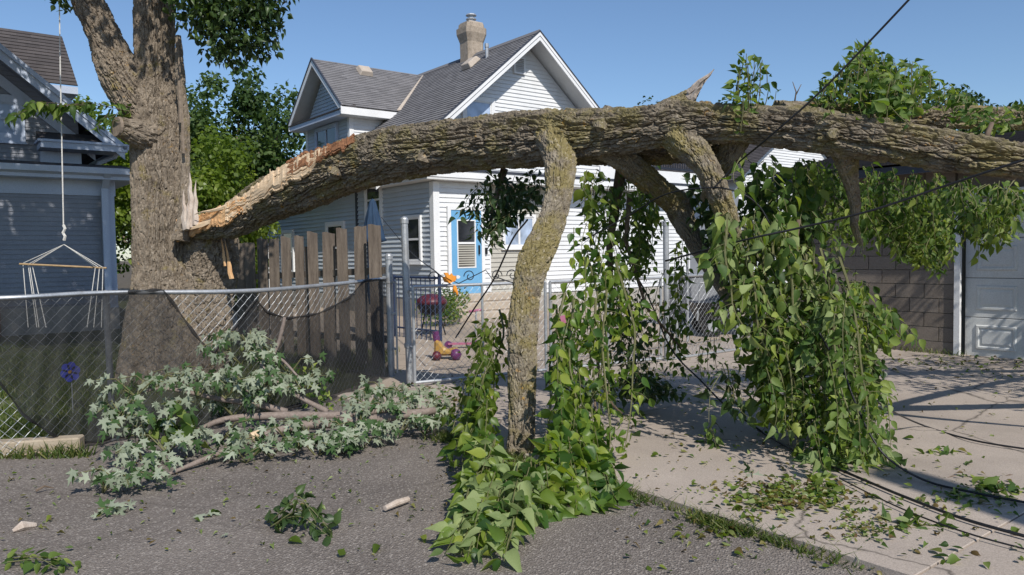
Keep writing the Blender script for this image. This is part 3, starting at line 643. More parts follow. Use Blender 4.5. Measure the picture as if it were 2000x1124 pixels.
mb = MB(); mb.prism([Q(2.3, -.03, 2.75), Q(2.3, -2.7, 3.27), Q(2.3, -5.4, 2.75)], -Vv*.1); obj('gable_wall', mb, M['left_siding'], ga)

# far white house beyond the yard on the right
fh = thing('house', 'distant white house with dark roof glimpsed through the hanging leaves', 'house', P(1560, 480, 33))
def Fh(s, t, z): return Vector((12.0, 33.5, 0)) + U*s + Vv*t + Z*z
mb = MB(); mb.prism([Fh(-3.5, 0, 0), Fh(5, 0, 0), Fh(5, 0, 4.6), Fh(.75, 0, 7.2), Fh(-3.5, 0, 4.6)], Vv*7); obj('wall', mb, M['siding_white'], fh)
siding('siding', Fh(0, -.015, 0), U, -Vv, [(-3.5, .4), (5, .4), (5, 4.6), (.75, 7.2), (-3.5, 4.6)], .115, M['siding_white'], fh)
for sg in (-1, 1):
    e = .75 + sg*4.7; shingle_roof('roof', [Fh(e, -.4, 4.35), Fh(e, 7.4, 4.35), Fh(.75, 7.4, 7.35), Fh(.75, -.4, 7.35)], M['shingle_dark'], fh)
window(Fh(0, -.015, 0), U, -Vv, -1.6, -.7, 2.6, 4.0, fh, M['trim_white']); window(Fh(0, -.015, 0), U, -Vv, 1.2, 2.1, 2.6, 4.0, fh, M['trim_white'])
# ================================================================== FENCES, GATE
def cr(pts, n):
    """Catmull-Rom through rows of an array, n samples, roughly even in arc length"""
    p = np.asarray(pts, float); e = np.vstack([2*p[0]-p[1], p, 2*p[-1]-p[-2]]); out = []
    for i in range(len(p)-1):
        t = np.linspace(0, 1, 24, endpoint=False)[:, None]; a, b, c, d = e[i:i+4]
        out.append(.5*(2*b + (c-a)*t + (2*a-5*b+4*c-d)*t**2 + (3*b-a-3*c+d)*t**3))
    q = np.vstack(out+[p[-1:]]); s = np.r_[0, np.cumsum(np.linalg.norm(np.diff(q[:, :3], axis=0), axis=1))]
    u = np.linspace(0, s[-1], n); return np.stack([np.interp(u, s, q[:, k]) for k in range(q.shape[1])], 1), s[-1]
def chain_link(name, path, z0, z1, parent, pitch=.062, r=.0017):
    """diagonal wires woven over a path; path rows x, y"""
    q, Ls = cr(np.c_[path, np.zeros(len(path))], 300); q = q[:, :2]; sl = np.linspace(0, Ls, 300)
    tang = np.gradient(q, axis=0); nrm = np.stack([-tang[:, 1], tang[:, 0]], 1); nrm /= np.linalg.norm(nrm, axis=1)[:, None]
    mb = MB(); H = z1 - z0
    def at(s, z, off):
        i = np.interp(s, sl, np.arange(300)); k = int(min(298, i)); f = i - k; p = q[k]*(1-f)+q[k+1]*f + nrm[k]*off; return (p[0], p[1], z)
    for sg in (1, -1):
        s0 = -H if sg > 0 else 0
        while s0 < (Ls if sg > 0 else Ls + H):
            pts = []; n = int(H/pitch)*2 + 1
            for i in range(n):
                z = z0 + H*i/(n-1); s = s0 + sg*(z - z0)
                if -1e-6 <= s <= Ls+1e-6: pts.append(at(s, z, .0035*(1 if i % 2 else -1)*sg))
            if len(pts) > 1: mb.tube(pts, r, 3, False)
            s0 += pitch*1.414
    return obj(name, mb, M['wire'], parent, 'stuff')
FP = np.array([(-6.4, 5.5), (-5.2, 5.62), (-4.0, 5.98), (-3.46, 6.55), (-2.53, 7.3), (-1.92, 8.5), (-1.6, 9.72)])
fn = thing('chain_link_fence', 'low galvanised chain link fence bent round the broken tree', 'fence', (-3.46, 6.55, 0))
q, Lf = cr(np.c_[FP, [1.265, 1.265, 1.264, 1.27, 1.235, 1.248, 1.262]], 60)
mb = MB(); mb.tube([Vector(p) for p in q], .021, 10); obj('top_rail', mb, M['galv'], fn, smooth=True)
chain_link('chain_mesh', FP, .03, 1.245, fn)
def post(p, h, r, parent, name='post', lean=(0, 0), cap=True):
    p = Vector((p[0], p[1], 0)); t = p + Vector((lean[0], lean[1], h)); mb = MB()
    mb.tube([p - Z*.03, t], r, 12); o = obj(name, mb, M['galv'], parent, smooth=False)
    if cap:
        mb = MB(); mb.lathe(t - Z*.03, [(r*1.18, 0), (r*1.18, .05), (r*1.05, .062), (r*.6, .078), (.004, .084)], 12); obj('post_cap', mb, M['galv'], o)
    return o
post((-3.46, 6.57), 1.24, .026, fn, lean=(-.02, 0)); post((-5.2, 5.65), 1.25, .026, fn); 
pa = post((-1.56, 9.77), 1.53, .045, fn, 'terminal_post')
for z in (.35, .8, 1.2):
    mb = MB(); mb.lathe(Vector((-1.56, 9.77, z)), [(.052, 0), (.052, .028)], 12); mb.cbox((-1.50, 9.72, z+.014), .06, .02, .028, .5); obj('band', mb, M['galv'], pa)
mb = MB(); mb.cbox((-1.63, 9.66, .65), .012, .006, 1.2); mb.tube([(-1.47, 9.70, .06), (-1.47, 9.70, 1.25)], .012, 6); obj('tension_bar', mb, M['galv'], fn)
# timber edging under the fence
tm = MB(); a, b = Vector((-6.2, 5.52, 0)), Vector((-3.50, 6.12, 0)); dd = (b-a).normalized()
tm.obox(a, b-a, Vector((-dd.y, dd.x, 0))*.14, Z*.125); o = obj('timber_edging', tm, M['timber'], None, bevel=.012); tag(o, 'weathered landscape timber lying along the lawn edge under the fence', 'timber')

# double gate of chain link
gt = thing('chain_link_gate', 'wide chain link double gate with scrollwork on top, closing the yard', 'gate', (-1.0, 8.6, 0))
g0, g1 = Vector((-1.13, 8.75, 0)), Vector((2.02, 10.43, 0)); gd = (g1-g0).normalized(); gl = (g1-g0).length
pb = post((-1.24, 9.15), 1.96, .042, gt, 'gate_post', lean=(-.03, .02)); post((2.12, 10.53), 1.93, .04, gt, 'gate_post', lean=(0, .02))
for z in (.45, 1.12):
    mb = MB(); mb.lathe(Vector((-1.25, 9.15, z)), [(.05, 0), (.05, .05)], 12); mb.tube([(-1.22, 9.10, z+.02), tuple(g0 + Z*(z+.02))], .014, 6); obj('hinge', mb, M['galv'], pb)
for k, (f0, f1) in enumerate(((0, .49), (.51, 1.0))):
    p, r_ = g0 + gd*gl*f0, g0 + gd*gl*f1; mb = MB(); za, zb_ = .09, 1.19
    mb.tube([p+Z*za, p+Z*zb_], .019, 8); mb.tube([r_+Z*za, r_+Z*zb_], .019, 8); mb.tube([p+Z*zb_, r_+Z*zb_], .019, 8); mb.tube([p+Z*za, r_+Z*za], .019, 8)
    m_ = p.lerp(r_, .5); mb.tube([m_+Z*za, m_+Z*zb_], .015, 8)
    lf = obj('gate_leaf', mb, M['galv'], gt)
    chain_link('chain_mesh', np.array([p.to_2d(), p.lerp(r_, .5).to_2d(), r_.to_2d()]), za, zb_, lf)
def scroll(c, a, r, turns, z, sgn=1):
    return [c + a*(sgn*r*(1-.75*k/28)*math.cos(turns*2*math.pi*k/28)) + Z*(z + r*(1-.75*k/28)*math.sin(turns*2*math.pi*k/28)) for k in range(29)]
mb = MB()
for f, sg in ((.07, 1), (.20, -1), (.30, 1), (.36, -1)):
    c = g0 + gd*gl*f; mb.tube(scroll(c, gd, .075, 1.2, 1.29, sg), .006, 5)
mb.tube([g0+gd*gl*.10+Z*1.30, g0+gd*gl*.16+Z*1.21, g0+gd*gl*.26+Z*1.36, g0+gd*gl*.29+Z*1.22, g0+gd*gl*.33+Z*1.22], .006, 5)
obj('scrollwork', mb, M['iron'], gt)
# orange ornament
orn = thing('bird_ornament', 'orange painted bird ornament perched on the gate scrollwork', 'ornament', tuple(g0 + gd*gl*.125 + Z*1.21))
c = g0 + gd*gl*.125 - Vector((gd.y, -gd.x, 0))*(-.03) + Z*1.27
B2 = lambda a, z: c + gd*a*.72 + Z*z*.72
def plate(name, pts, mat='orange'):
    mb = MB(); mb.prism([B2(*p) for p in pts], Vector((gd.y, -gd.x, 0))*.014); return obj(name, mb, M[mat], orn)
plate('body', [(-.13, .02), (-.10, -.05), (0, -.07), (.09, -.035), (.12, .0), (.13, .035), (.07, .05), (.0, .03), (-.06, .05)])
c = c + Vector((gd.y, -gd.x, 0))*.016
plate('wing', [(-.12, .10), (-.07, .02), (.02, -.03), (.05, .04), (.02, .09), (-.02, .055), (-.05, .10)])
plate('tail', [(.06, -.10), (.10, -.13), (.13, -.24), (.11, -.28), (.07, -.20), (.05, -.25), (.03, -.17)])
plate('head', [(.10, .0), (.15, .0), (.17, .03), (.14, .055), (.10, .05)], 'trim_white')
# fence on the right of the gate
rf = thing('chain_link_fence', 'far stretch of chain link fence right of the gate, half hidden by leaves', 'fence', (2.2, 10.6, 0))
R0, R1 = np.array([2.14, 10.55]), np.array([4.62, 12.45])
mb = MB(); mb.tube([(*R0, 1.2), (*R1, 1.2)], .02, 8); obj('top_rail', mb, M['galv'], rf); 
mb = MB(); mb.tube([(*R0, .06), (*R1, .06)], .018, 8); obj('bottom_rail', mb, M['galv'], rf)
chain_link('chain_mesh', np.array([R0, (R0+R1)/2, R1]), .05, 1.19, rf)
for f in (.06, .5, 1.0): post(R0 + (R1-R0)*f, 1.2, .024, rf)
ps = post((2.95, 12.9), 2.0, .022, None, 'clothes_post'); tag(ps, 'thin grey pipe post standing behind the far chain link fence', 'post')

# wooden picket fence
wf = thing('wooden_fence', 'weathered grey board fence with uneven tops behind the chain link', 'fence', (-1.72, 10.25, 0))
w0 = Vector((-1.70, 10.12, 0)); wdir = Vector((-.70, .714, 0)); wn = Vector((-.714, -.70, 0))
rng = random.Random(5)
def picket(s, side, w, h, lean, yaw, top):
    c = w0 + wdir*s + wn*(.055*side); ax = Vector((wdir.x*math.cos(yaw)-wdir.y*math.sin(yaw), wdir.x*math.sin(yaw)+wdir.y*math.cos(yaw), 0)); ay = Vector((-ax.y, ax.x, 0))
    tk = .019; up = Z*h + ax*lean; q = []
    mb = MB(); pr = []
    for a, z in ((-w/2, .05), (w/2, .05), (w/2, h+top), (w*.2, h+top*.3+.012), (-w*.15, h-.004), (-w/2, h-top)): pr.append(c + ax*(a + lean*z/h) + Z*z - ay*tk/2)
    mb.prism(pr, ay*tk); o = obj('picket', mb, M['wood_grey'], wf); return o
for i in range(11):
    s = .06 + i*.40; dz = -.035*s
    picket(s, 1, .165 + rng.uniform(-.02, .02), 1.95 + dz + rng.uniform(-.03, .02), rng.uniform(-.03, .03), .62 + rng.uniform(-.08, .08), rng.uniform(-.018, .018))
    picket(s + .185 + rng.uniform(-.02, .02), -1, .10, 1.90 + dz + rng.uniform(-.05, .02), rng.uniform(-.02, .02), .38, rng.uniform(-.015, .015))
for z in (.45, 1.36):
    mb = MB(); a = w0 - wdir*.12 + Z*z; b = w0 + wdir*4.1 + Z*(z-.14); mb.hexa([a-wn*.02-Z*.045, b-wn*.02-Z*.045, b+wn*.02-Z*.045, a+wn*.02-Z*.045, a-wn*.02+Z*.045, b-wn*.02+Z*.045, b+wn*.02+Z*.045, a+wn*.02+Z*.045]); obj('rail', mb, M['wood_grey'], wf)
mb = MB(); mb.cbox(w0 + wdir*1.9 - wn*.0 + Z*.85, .085, .085, 1.7, .78); obj('post', mb, M['wood_grey'], wf)

# shade netting on the chain link
nettop = [(-40, 585), (0, 584), (110, 578), (210, 572), (320, 566), (345, 600), (380, 655), (412, 690), (450, 650), (500, 585), (520, 610), (560, 622), (620, 612), (680, 582), (712, 548), (735, 546), (752, 548)]
netbot = [(-40, 742), (0, 752), (40, 812), (110, 862), (150, 905), (200, 905), (250, 888), (330, 880), (420, 850), (500, 822), (560, 806), (600, 790), (660, 776), (720, 764), (752, 758)]
qs, _ = cr(np.c_[FP, np.zeros(len(FP))], 400)
pxs = np.array([PR((p[0], p[1], .7))[0] for p in qs]); order = np.argsort(pxs)
nx, nz = 190, 34; vv = []
tx, bx_ = np.array(nettop), np.array(netbot)
for i in range(nx):
    x = -40 + 792*i/(nx-1); qx = np.interp(x, pxs[order], qs[order, 0]); qy = np.interp(x, pxs[order], qs[order, 1])
    yh = 496 - .0155*(x-1000); zt = CAM_H - (np.interp(x, tx[:, 0], tx[:, 1])-yh)/F_PX*qy; zb = max(.03, CAM_H - (np.interp(x, bx_[:, 0], bx_[:, 1])-yh)/F_PX*qy)
    for j in range(nz):
        f = j/(nz-1); z = zt + (zb-zt)*f
        off = .045 + .03*math.sin(x*.055 + f*4) * f + .035*(vnoise(np.array([[x*.02, f*3+1, 2.]]), 3)[0]-.3) + .02*math.sin(x*.14+f*7)*(.3+f)
        if zb < .06: off += .12*max(0, f-.8)*5*.4
        vv.append((qx + off*.55, qy - off*.8, z))
ff = [(i*nz+j, (i+1)*nz+j, (i+1)*nz+j+1, i*nz+j+1) for i in range(nx-1) for j in range(nz-1)]
mb = MB(); mb.v = vv; mb.f = ff; o = obj('shade_netting', mb, M['netting'], None, smooth=True); tag(o, 'torn black shade netting drooping from the chain link fence', 'netting')
# gathered hem of the netting
mb = MB(); idx = [i*nz for i in range(70, nx)]
mb.tube([Vector(vv[i]) + Vector((.004, -.006, 0)) for i in idx], [.012 + .006*math.sin(k*.7) for k in range(len(idx))], 5); h = obj('hem', mb, M['netting'], o)
mb = MB(); idx = [i*nz+nz-1 for i in range(5, nx-40)]
mb.tube([Vector(vv[i]) + Vector((.004, -.006, .01)) for i in idx], [.010 + .005*math.sin(k*.5) for k in range(len(idx))], 5); obj('hem', mb, M['netting'], o)

# ================================================================== BARK TUBES
def barktube(name, ctrl, mat, parent, step, nr, amp, plate=(.045, .11), flare=0, seed=0, lobes=.06, cap=True):
    """ctrl rows: point, radius. Furrowed bark modelled in the mesh."""
    c = np.array([(*p, r) for p, r in ctrl]); _, Ls = cr(c, 10); nl = int(Ls/step)+2; q, _ = cr(c, nl)
    ctr, rad = q[:, :3], q[:, 3]; T = np.gradient(ctr, axis=0); T /= np.linalg.norm(T, axis=1)[:, None]
    up = np.zeros((nl, 3)); u = np.array([0, -1., .1]); u = u - T[0]*u.dot(T[0]); u /= np.linalg.norm(u)
    for i in range(nl): u = u - T[i]*u.dot(T[i]); u /= np.linalg.norm(u); up[i] = u
    w = np.cross(T, up); th = np.linspace(0, 2*np.pi, nr, endpoint=False); l = np.arange(nl)*Ls/(nl-1)
    TH, LL = np.meshgrid(th, l); RR = np.repeat(rad[:, None], nr, 1)
    cx, sx = np.cos(TH), np.sin(TH)
    lob = fbm(np.stack([cx*1.3+seed, sx*1.3, LL*1.1/ max(.1, rad.mean()*3)], -1).reshape(-1, 3), 3, seed).reshape(nl, nr) - .44
    r = RR*(1 + lob*lobes*4)
    if flare:
        fl = np.exp(-LL/flare[0])*flare[1]; r = r*(1 + fl*(.35 + .9*(.5+.5*np.cos(TH*flare[2] + 1.2 + seed)) ** 2))
    rm = np.maximum(rad[:, None], .03)
    dsp = 0
    for q_, (sc, am) in enumerate(((1.0, .60), (.45, .22))):
        co = np.stack([cx*rm/(plate[0]*sc), sx*rm/(plate[0]*sc), LL/(plate[1]*sc)], -1).reshape(-1, 3)
        wv = np.stack([fbm(co*.6, 3, seed+31), fbm(co*.6, 3, seed+41), fbm(co*.6, 3, seed+51)], 1) - .44
        d1, d2, hid = worley(co + wv*np.array([1.5, 1.5, 1.0]), seed + q_*100, True); ed = np.clip((d2-d1)/.16, 0, 1); ed = ed*ed*(3-2*ed)
        dsp = dsp + am*((hid-.5)*.95 + (ed-1)*.95)
        if q_ == 0:
            k_ = np.abs(vnoise(co*np.array([.75, .75, .30]) + wv*1.4 + 7, seed+9)*2-1); k_ = np.clip(k_/.22, 0, 1); dsp = dsp + .85*(k_*k_*(3-2*k_)-1)
        if q_ == 0: dsp = dsp + .7*(fbm(co*.35, 2, seed+5)-.44) + .35*(fbm(co*4, 2, seed+6)-.38)
    dsp = dsp.reshape(nl, nr)
    r = r + dsp*amp*np.minimum(1, rm/.09)
    pts = ctr[:, None] + up[:, None]*(cx*r)[..., None] + w[:, None]*(sx*r)[..., None]
    v = pts.reshape(-1, 3); i, j = np.meshgrid(np.arange(nl-1), np.arange(nr), indexing='ij'); a = (i*nr+j).ravel(); b = (i*nr+(j+1) % nr).ravel()
    f = np.stack([a, b, b+nr, a+nr], 1)
    if cap:
        n = len(v); v = np.vstack([v, ctr[:1]-T[:1]*rad[0]*.12, ctr[-1:]+T[-1:]*rad[-1]*.12]); jj = np.arange(nr); k = (jj+1) % nr
        f = np.vstack([f, np.stack([k, jj, np.full(nr, n), np.full(nr, n)], 1)[:, [0, 1, 2, 2]], np.stack([jj+(nl-1)*nr, k+(nl-1)*nr, np.full(nr, n+1), np.full(nr, n+1)], 1)])
        q_ = f[:len(f)-2*nr]; t_ = f[len(f)-2*nr:][:, :3]
        me = bpy.data.meshes.new(name); me.from_pydata(v.tolist(), [], q_.tolist()+t_.tolist()); me.materials.append(mat); me.update()
    else: me = fast_mesh(name, v, f, mat, None, True)
    return link(name, me, parent)
def px(rows):   # x, y, depth, half width in photograph pixels
    return [(P(x, y, d), hw/F_PX*d) for x, y, d, hw in rows]
def shards(name, items, mat, parent, seed=1):
    """long splinters of torn wood: each (base point, tip point, width, thickness)"""
    rg = random.Random(seed); mb = MB()
    for b, t, w, th in items:
        b, t = Vector(b), Vector(t); ax = (t-b); n = Vector((rg.uniform(-.3, .3), -1, rg.uniform(-.1, .5))); s = ax.cross(n).normalized(); n = s.cross(ax).normalized()
        n0 = len(mb.v); m = 6
        for i in range(m+1):
            f = i/m; ww = w*(1-f**1.6)*(1+rg.uniform(-.18, .18))+.002; cpt = b + ax*f + s*w*rg.uniform(-.12, .12)
            for q in (cpt - s*ww/2, cpt - n*th*(1-f*.6)*rg.uniform(.4, 1.1), cpt + s*ww/2, cpt + n*th*(1-f*.6)*.6): mb.v.append(tuple(q))
        for i in range(m):
            for j in range(4): a, c = n0+i*4+j, n0+i*4+(j+1) % 4; mb.f.append((a, c, c+4, a+4))
        mb.f.append((n0+3, n0+2, n0+1, n0)); mb.f.append(tuple(n0+m*4+k for k in range(4)))
    return obj(name, mb, mat, parent)

# ------------------------------------------------------------------ the standing tree
tr = thing('tree', 'thick trunked standing tree with a torn side where its great limb broke off', 'tree', G(320, 735))
barktube('trunk', px([(322, 790, 9.75, 92), (322, 735, 9.8, 84), (318, 650, 9.85, 70), (317, 560, 9.9, 56), (314, 470, 9.9, 50), (314, 390, 9.9, 51), (311, 310, 9.9, 52), (308, 240, 9.9, 50), (304, 170, 9.9, 40), (302, 90, 9.85, 36), (300, 0, 9.8, 36), (298, -120, 9.8, 38), (296, -320, 9.7, 34), (290, -560, 9.7, 26)]), M['bark_trunk'], tr, .014, 250, .028, (.036, .20), (.45, .30, 5), 2)
barktube('limb', px([(290, 235, 9.85, 34), (255, 180, 9.8, 40), (228, 130, 9.75, 39), (205, 75, 9.7, 31), (182, 25, 9.65, 30), (158, -25, 9.6, 29), (110, -120, 9.6, 28), (20, -300, 9.7, 22)]), M['bark_trunk'], tr, .015, 150, .032, (.04, .12), 0, 5)
barktube('cut_stub', px([(290, 268, 9.7, 34), (262, 258, 9.5, 27), (243, 252, 9.4, 22), (230, 248, 9.32, 21)]), M['bark_trunk'], tr, .015, 90, .02, (.05, .12), 0, 6)
c0 = P(228, 248, 9.31); mb = MB(); ax = (P(214, 242, 9.25)-P(240, 247, 9.38)).normalized(); mb.tube([c0 - ax*.02, c0 + ax*.012], [.125, .118], 22); obj('cut_face', mb, M['wood_aged'], tr)
barktube('broken_stem', px([(385, 800, 9.8, 60), (390, 720, 9.9, 52), (398, 640, 10.0, 50), (405, 560, 10.05, 52), (412, 500, 10.05, 52), (418, 450, 10.0, 48)]), M['bark_trunk'], tr, .015, 150, .034, (.055, .15), (.4, .3, 4), 9)
barktube('bark_ridge', px([(352, 470, 9.6, 18), (360, 420, 9.62, 12), (362, 330, 9.65, 9), (360, 240, 9.65, 10), (352, 150, 9.65, 10), (348, 70, 9.66, 5)]), M['bark_trunk'], tr, .018, 48, .018, (.05, .14), 0, 12)
shards('splinter', [(P(372, 445, 9.45), P(372, 338, 9.5), .12, .05), (P(362, 450, 9.42), P(358, 372, 9.5), .09, .05), (P(380, 440, 9.43), P(382, 352, 9.5), .08, .04), (P(366, 448, 9.4), P(368, 392, 9.45), .06, .04)], M['wood_dead'], tr, 3)
shards('splinter', [(P(352, 240, 9.5), P(347, 70, 9.5), .05, .02), (P(358, 300, 9.5), P(352, 120, 9.5), .04, .02)], M['wood_aged'], tr, 4)
shards('splinter', [(P(452, 545, 9.6), P(440, 470, 9.6), .05, .02), (P(440, 520, 9.62), P(432, 462, 9.62), .04, .02)], M['wood_orange'], tr, 5)

# ------------------------------------------------------------------ the fallen limb
fl = thing('fallen_limb', 'huge broken tree limb lying across the yard from the trunk to the garage', 'tree limb', G(1016, 900))
LIMB = [(368, 458, 9.70, 8), (405, 453, 9.60, 15), (432, 443, 9.50, 25), (460, 430, 9.42, 35), (520, 394, 9.2, 42), (600, 360, 8.8, 50), (680, 325, 8.35, 51), (760, 304, 7.95, 52), (850, 288, 7.6, 52), (950, 278, 7.25, 53), (1050, 271, 6.95, 54), (1150, 264, 6.65, 49), (1250, 254, 6.4, 44), (1345, 241, 6.2, 43), (1450, 243, 6.0, 37), (1550, 250, 5.85, 41), (1650, 264, 5.7, 42), (1750, 279, 5.55, 42), (1850, 297, 5.42, 41), (1950, 311, 5.3, 37), (2060, 325, 5.25, 33)]
lo_ = barktube('limb', px(LIMB), M['bark_limb'], fl, .0085, 230, .035, (.040, .15), 0, 21, .05)
from mathutils.bvhtree import BVHTree
LB = BVHTree.FromPolygons([v.co for v in lo_.data.vertices], [p.vertices for p in lo_.data.polygons])
def br(name, rows, mat='bark_prop', step=.009, nr=110, amp=.016, plate=(.026, .06), seed=30, par=None): return barktube(name, px(rows), M[mat], par or fl, step, nr, amp, plate, 0, seed, .05)
br('branch', [(1068, 248, 7.02, 38), (1080, 268, 6.80, 42), (1093, 305, 6.60, 33), (1091, 380, 6.42, 27), (1072, 448, 6.30, 30), (1042, 512, 6.20, 32), (1026, 580, 6.12, 29), (1020, 650, 6.03, 31), (1020, 740, 5.95, 28), (1018, 830, 5.88, 27), (1014, 915, 5.80, 27)], nr=140, seed=33, amp=.015)
br('branch', [(1170, 280, 6.62, 32), (1205, 303, 6.62, 25), (1245, 335, 6.75, 25), (1290, 374, 6.9, 24), (1330, 402, 7.0, 27)], seed=37)
br('branch', [(1322, 392, 6.98, 28), (1330, 420, 6.95, 25), (1350, 460, 6.85, 20), (1385, 520, 6.7, 15), (1430, 600, 6.5, 10)], 'bark_limb', seed=38)
br('branch', [(1312, 252, 6.32, 38), (1342, 280, 6.14, 34), (1378, 325, 6.05, 25), (1400, 370, 6.05, 24), (1420, 420, 6.05, 21), (1440, 500, 6.0, 17), (1480, 620, 5.9, 12), (1550, 780, 5.8, 8)], seed=41)
br('branch', [(1440, 262, 6.1, 30), (1425, 305, 6.2, 22), (1400, 345, 6.35, 17), (1380, 390, 6.5, 14)], 'bark_limb', seed=44)
br('branch', [(1648, 285, 5.75, 30), (1660, 345, 5.85, 16), (1670, 400, 5.95, 11), (1668, 440, 6.0, 8), (1682, 478, 6.05, 5)], 'bark_limb', nr=50, seed=46)
br('branch', [(1520, 232, 6.1, 34), (1600, 226, 6.2, 26), (1720, 228, 6.3, 22), (1850, 229, 6.4, 22), (2000, 232, 6.5, 22), (2200, 236, 6.6, 18), (2600, 236, 6.7, 15), (3100, 300, 6.7, 8)], 'bark_limb', seed=48, amp=.02, nr=90, step=.016)
br('branch', [(2050, 324, 5.25, 33), (2300, 335, 5.2, 27), (2700, 350, 5.3, 20), (3200, 420, 5.6, 10)], 'bark_limb', nr=60, seed=58, step=.02)
br('branch', [(2250, 330, 5.2, 18), (2500, 270, 5.9, 14), (2750, 250, 6.8, 8)], 'bark_limb', nr=40, seed=59, step=.02)
br('branch', [(2150, 330, 5.2, 16), (2350, 420, 5.0, 11), (2600, 560, 4.9, 6)], 'bark_limb', nr=40, seed=60, step=.02)
br('branch', [(1300, 240, 6.3, 42), (1325, 212, 6.28, 30), (1345, 190, 6.25, 17), (1360, 172, 6.22, 10)], 'bark_limb', seed=50)
br('branch', [(1050, 280, 7.15, 40), (1180, 292, 6.95, 32), (1320, 294, 6.7, 26), (1420, 285, 6.45, 22)], 'bark_limb', seed=52, amp=.02)
br('knot', [(1183, 240, 6.6, 14), (1187, 218, 6.58, 13), (1190, 208, 6.57, 9)], 'bark_limb', nr=40, seed=53)
for kx, ky, kr in ((826, 313, 17), (1628, 262, 13), (655, 338, 14), (1172, 250, 15)):
    h_ = LB.ray_cast(Vector((0, 0, CAM_H)), ray(kx, ky))[0]
    if h_ is not None:
        d_ = h_.y; br('knot', [(kx+2, ky-2, d_+.16, kr*1.25), (kx, ky, d_+.02, kr*1.1), (kx-1, ky+1, d_-.045, kr*.8), (kx-1, ky+2, d_-.02, kr*.3)], 'bark_limb', nr=40, seed=70+kx, amp=.02)
shards('broken_tip', [(P(1342, 190, 6.2), P(1396, 137, 6.1), .10, .035), (P(1346, 182, 6.18), P(1392, 141, 6.05), .06, .03), (P(1350, 194, 6.15), P(1378, 158, 6.05), .05, .03)], M['wood_dead'], fl, 8)
# torn wood along the start of the limb
def torn(name, lower, upper, mat, dpt, seed, nu=120, nv=16):
    lo, up = np.array(lower, float), np.array(upper, float); x0, x1 = lo[0, 0], lo[-1, 0]; L_ = np.array(LIMB)
    XY = np.zeros((nu+1, nv+1, 2)); D_ = np.zeros((nu+1, nv+1)); cam0 = Vector((0, 0, CAM_H))
    for i in range(nu+1):
        x = x0 + (x1-x0)*i/nu; yl, yu = np.interp(x, lo[:, 0], lo[:, 1]), np.interp(x, up[:, 0], up[:, 1])
        hsh = lambda k: vnoise(np.array([[x*.07+k*17, k*3.3, seed]]), seed)[0]
        yl += (hsh(1)-.5)*12 + (_h(i//3, 5, seed, 3)-.5)*7; yu += (hsh(2)-.5)*8 + (_h(i//3, 9, seed, 4)-.5)*5; last = None
        for j in range(nv+1):
            y = yl + (yu-yl)*j/nv; h_ = LB.ray_cast(cam0, ray(x, y)); last = h_[0].y if h_[0] is not None else (last or np.interp(x, L_[:, 0], L_[:, 2])); XY[i, j] = x, y; D_[i, j] = last
    pad = np.pad(D_, ((7, 7), (2, 2)), 'edge'); sm = sum(pad[a_:a_+nu+1, b_:b_+nv+1] for a_ in range(15) for b_ in range(5))/75; v = []
    for i in range(nu+1):
        for j in range(nv+1):
            g = vnoise(np.array([[i*.035, j*1.3, seed+.5]]), seed+2)[0]; g2 = vnoise(np.array([[i*.12, j*2.7, seed+3.5]]), seed+4)[0]
            v.append(tuple(P(XY[i, j, 0], XY[i, j, 1], sm[i, j] - dpt - .035*g - .02*g2)))
    mb = MB(); mb.v = v; k = nv+1
    mb.f = [(i*k+j, (i+1)*k+j, (i+1)*k+j+1, i*k+j+1) for i in range(nu) for j in range(nv)]
    o = obj(name, mb, mat, fl); s = o.modifiers.new('thick', 'SOLIDIFY'); s.thickness = .03; s.offset = -1; return o
torn('split_wood', [(344, 466), (370, 461), (400, 448), (440, 436), (480, 415)], [(344, 434), (370, 424), (400, 414), (440, 402), (480, 382)], M['wood_orange'], .02, 1)
torn('split_wood', [(440, 430), (480, 408), (530, 378), (580, 346), (640, 300)], [(440, 398), (480, 374), (530, 337), (580, 310), (640, 284)], M['wood_raw'], .02, 5)
torn('split_wood', [(560, 340), (600, 325), (640, 305), (690, 280)], [(560, 322), (600, 300), (640, 282), (690, 264)], M['wood_red'], .02, 9)
shards('splinter', [(P(470, 398, 9.15), P(380, 418, 9.35), .06, .03), (P(540, 352, 8.85), P(470, 385, 9.1), .07, .03), (P(640, 300, 8.3), P(560, 325, 8.65), .06, .03), (P(650, 290, 8.2), P(690, 266, 8.1), .06, .04), (P(530, 345, 8.9), P(527, 330, 8.95), .03, .02), (P(420, 430, 9.35), P(350, 452, 9.5), .08, .03), (P(560, 350, 8.65), P(500, 380, 8.9), .05, .03)], M['wood_raw'], fl, 11)
# ================================================================== LEAVES
def ovate(curl, fold, nseg=6, wid=.36):
    st = [(0, 0), (.10, .62), (.28, 1.0), (.48, .90), (.70, .46), (.86, .16), (1.0, 0)]; v = []; f = []
    for y, w in st:
        z = -curl*y*y; x = w*wid
        v += [(-x, y, z + fold*x), (0, y, z), (x, y, z + fold*x)]
    for i in range(len(st)-1):
        a = i*3
        for k in (0, 1): f += [(a+k, a+k+1, a+k+4), (a+k, a+k+4, a+k+3)]
    return np.array(v, float), np.array(f)
def maple(curl, fold):
    h = [(0, .02), (.10, .05), (.36, -.04), (.24, .13), (.50, .40), (.36, .40), (.13, .34), (.11, .46), (.22, .70), (.10, .68), (0, 1.05)]
    v = [(0, .26, 0)]; 
    for x, y in h: v.append((x, y, 0))
    for x, y in h[-2:0:-1]: v.append((-x, y, 0))
    v = np.array(v, float); v[:, 2] = fold*np.abs(v[:, 0]) - curl*v[:, 1]**2 - .35*curl*np.abs(v[:, 0])
    n = len(v)-1; f = [(0, 1+i, 1+(i+1) % n) for i in range(n)]; return v, np.array(f)
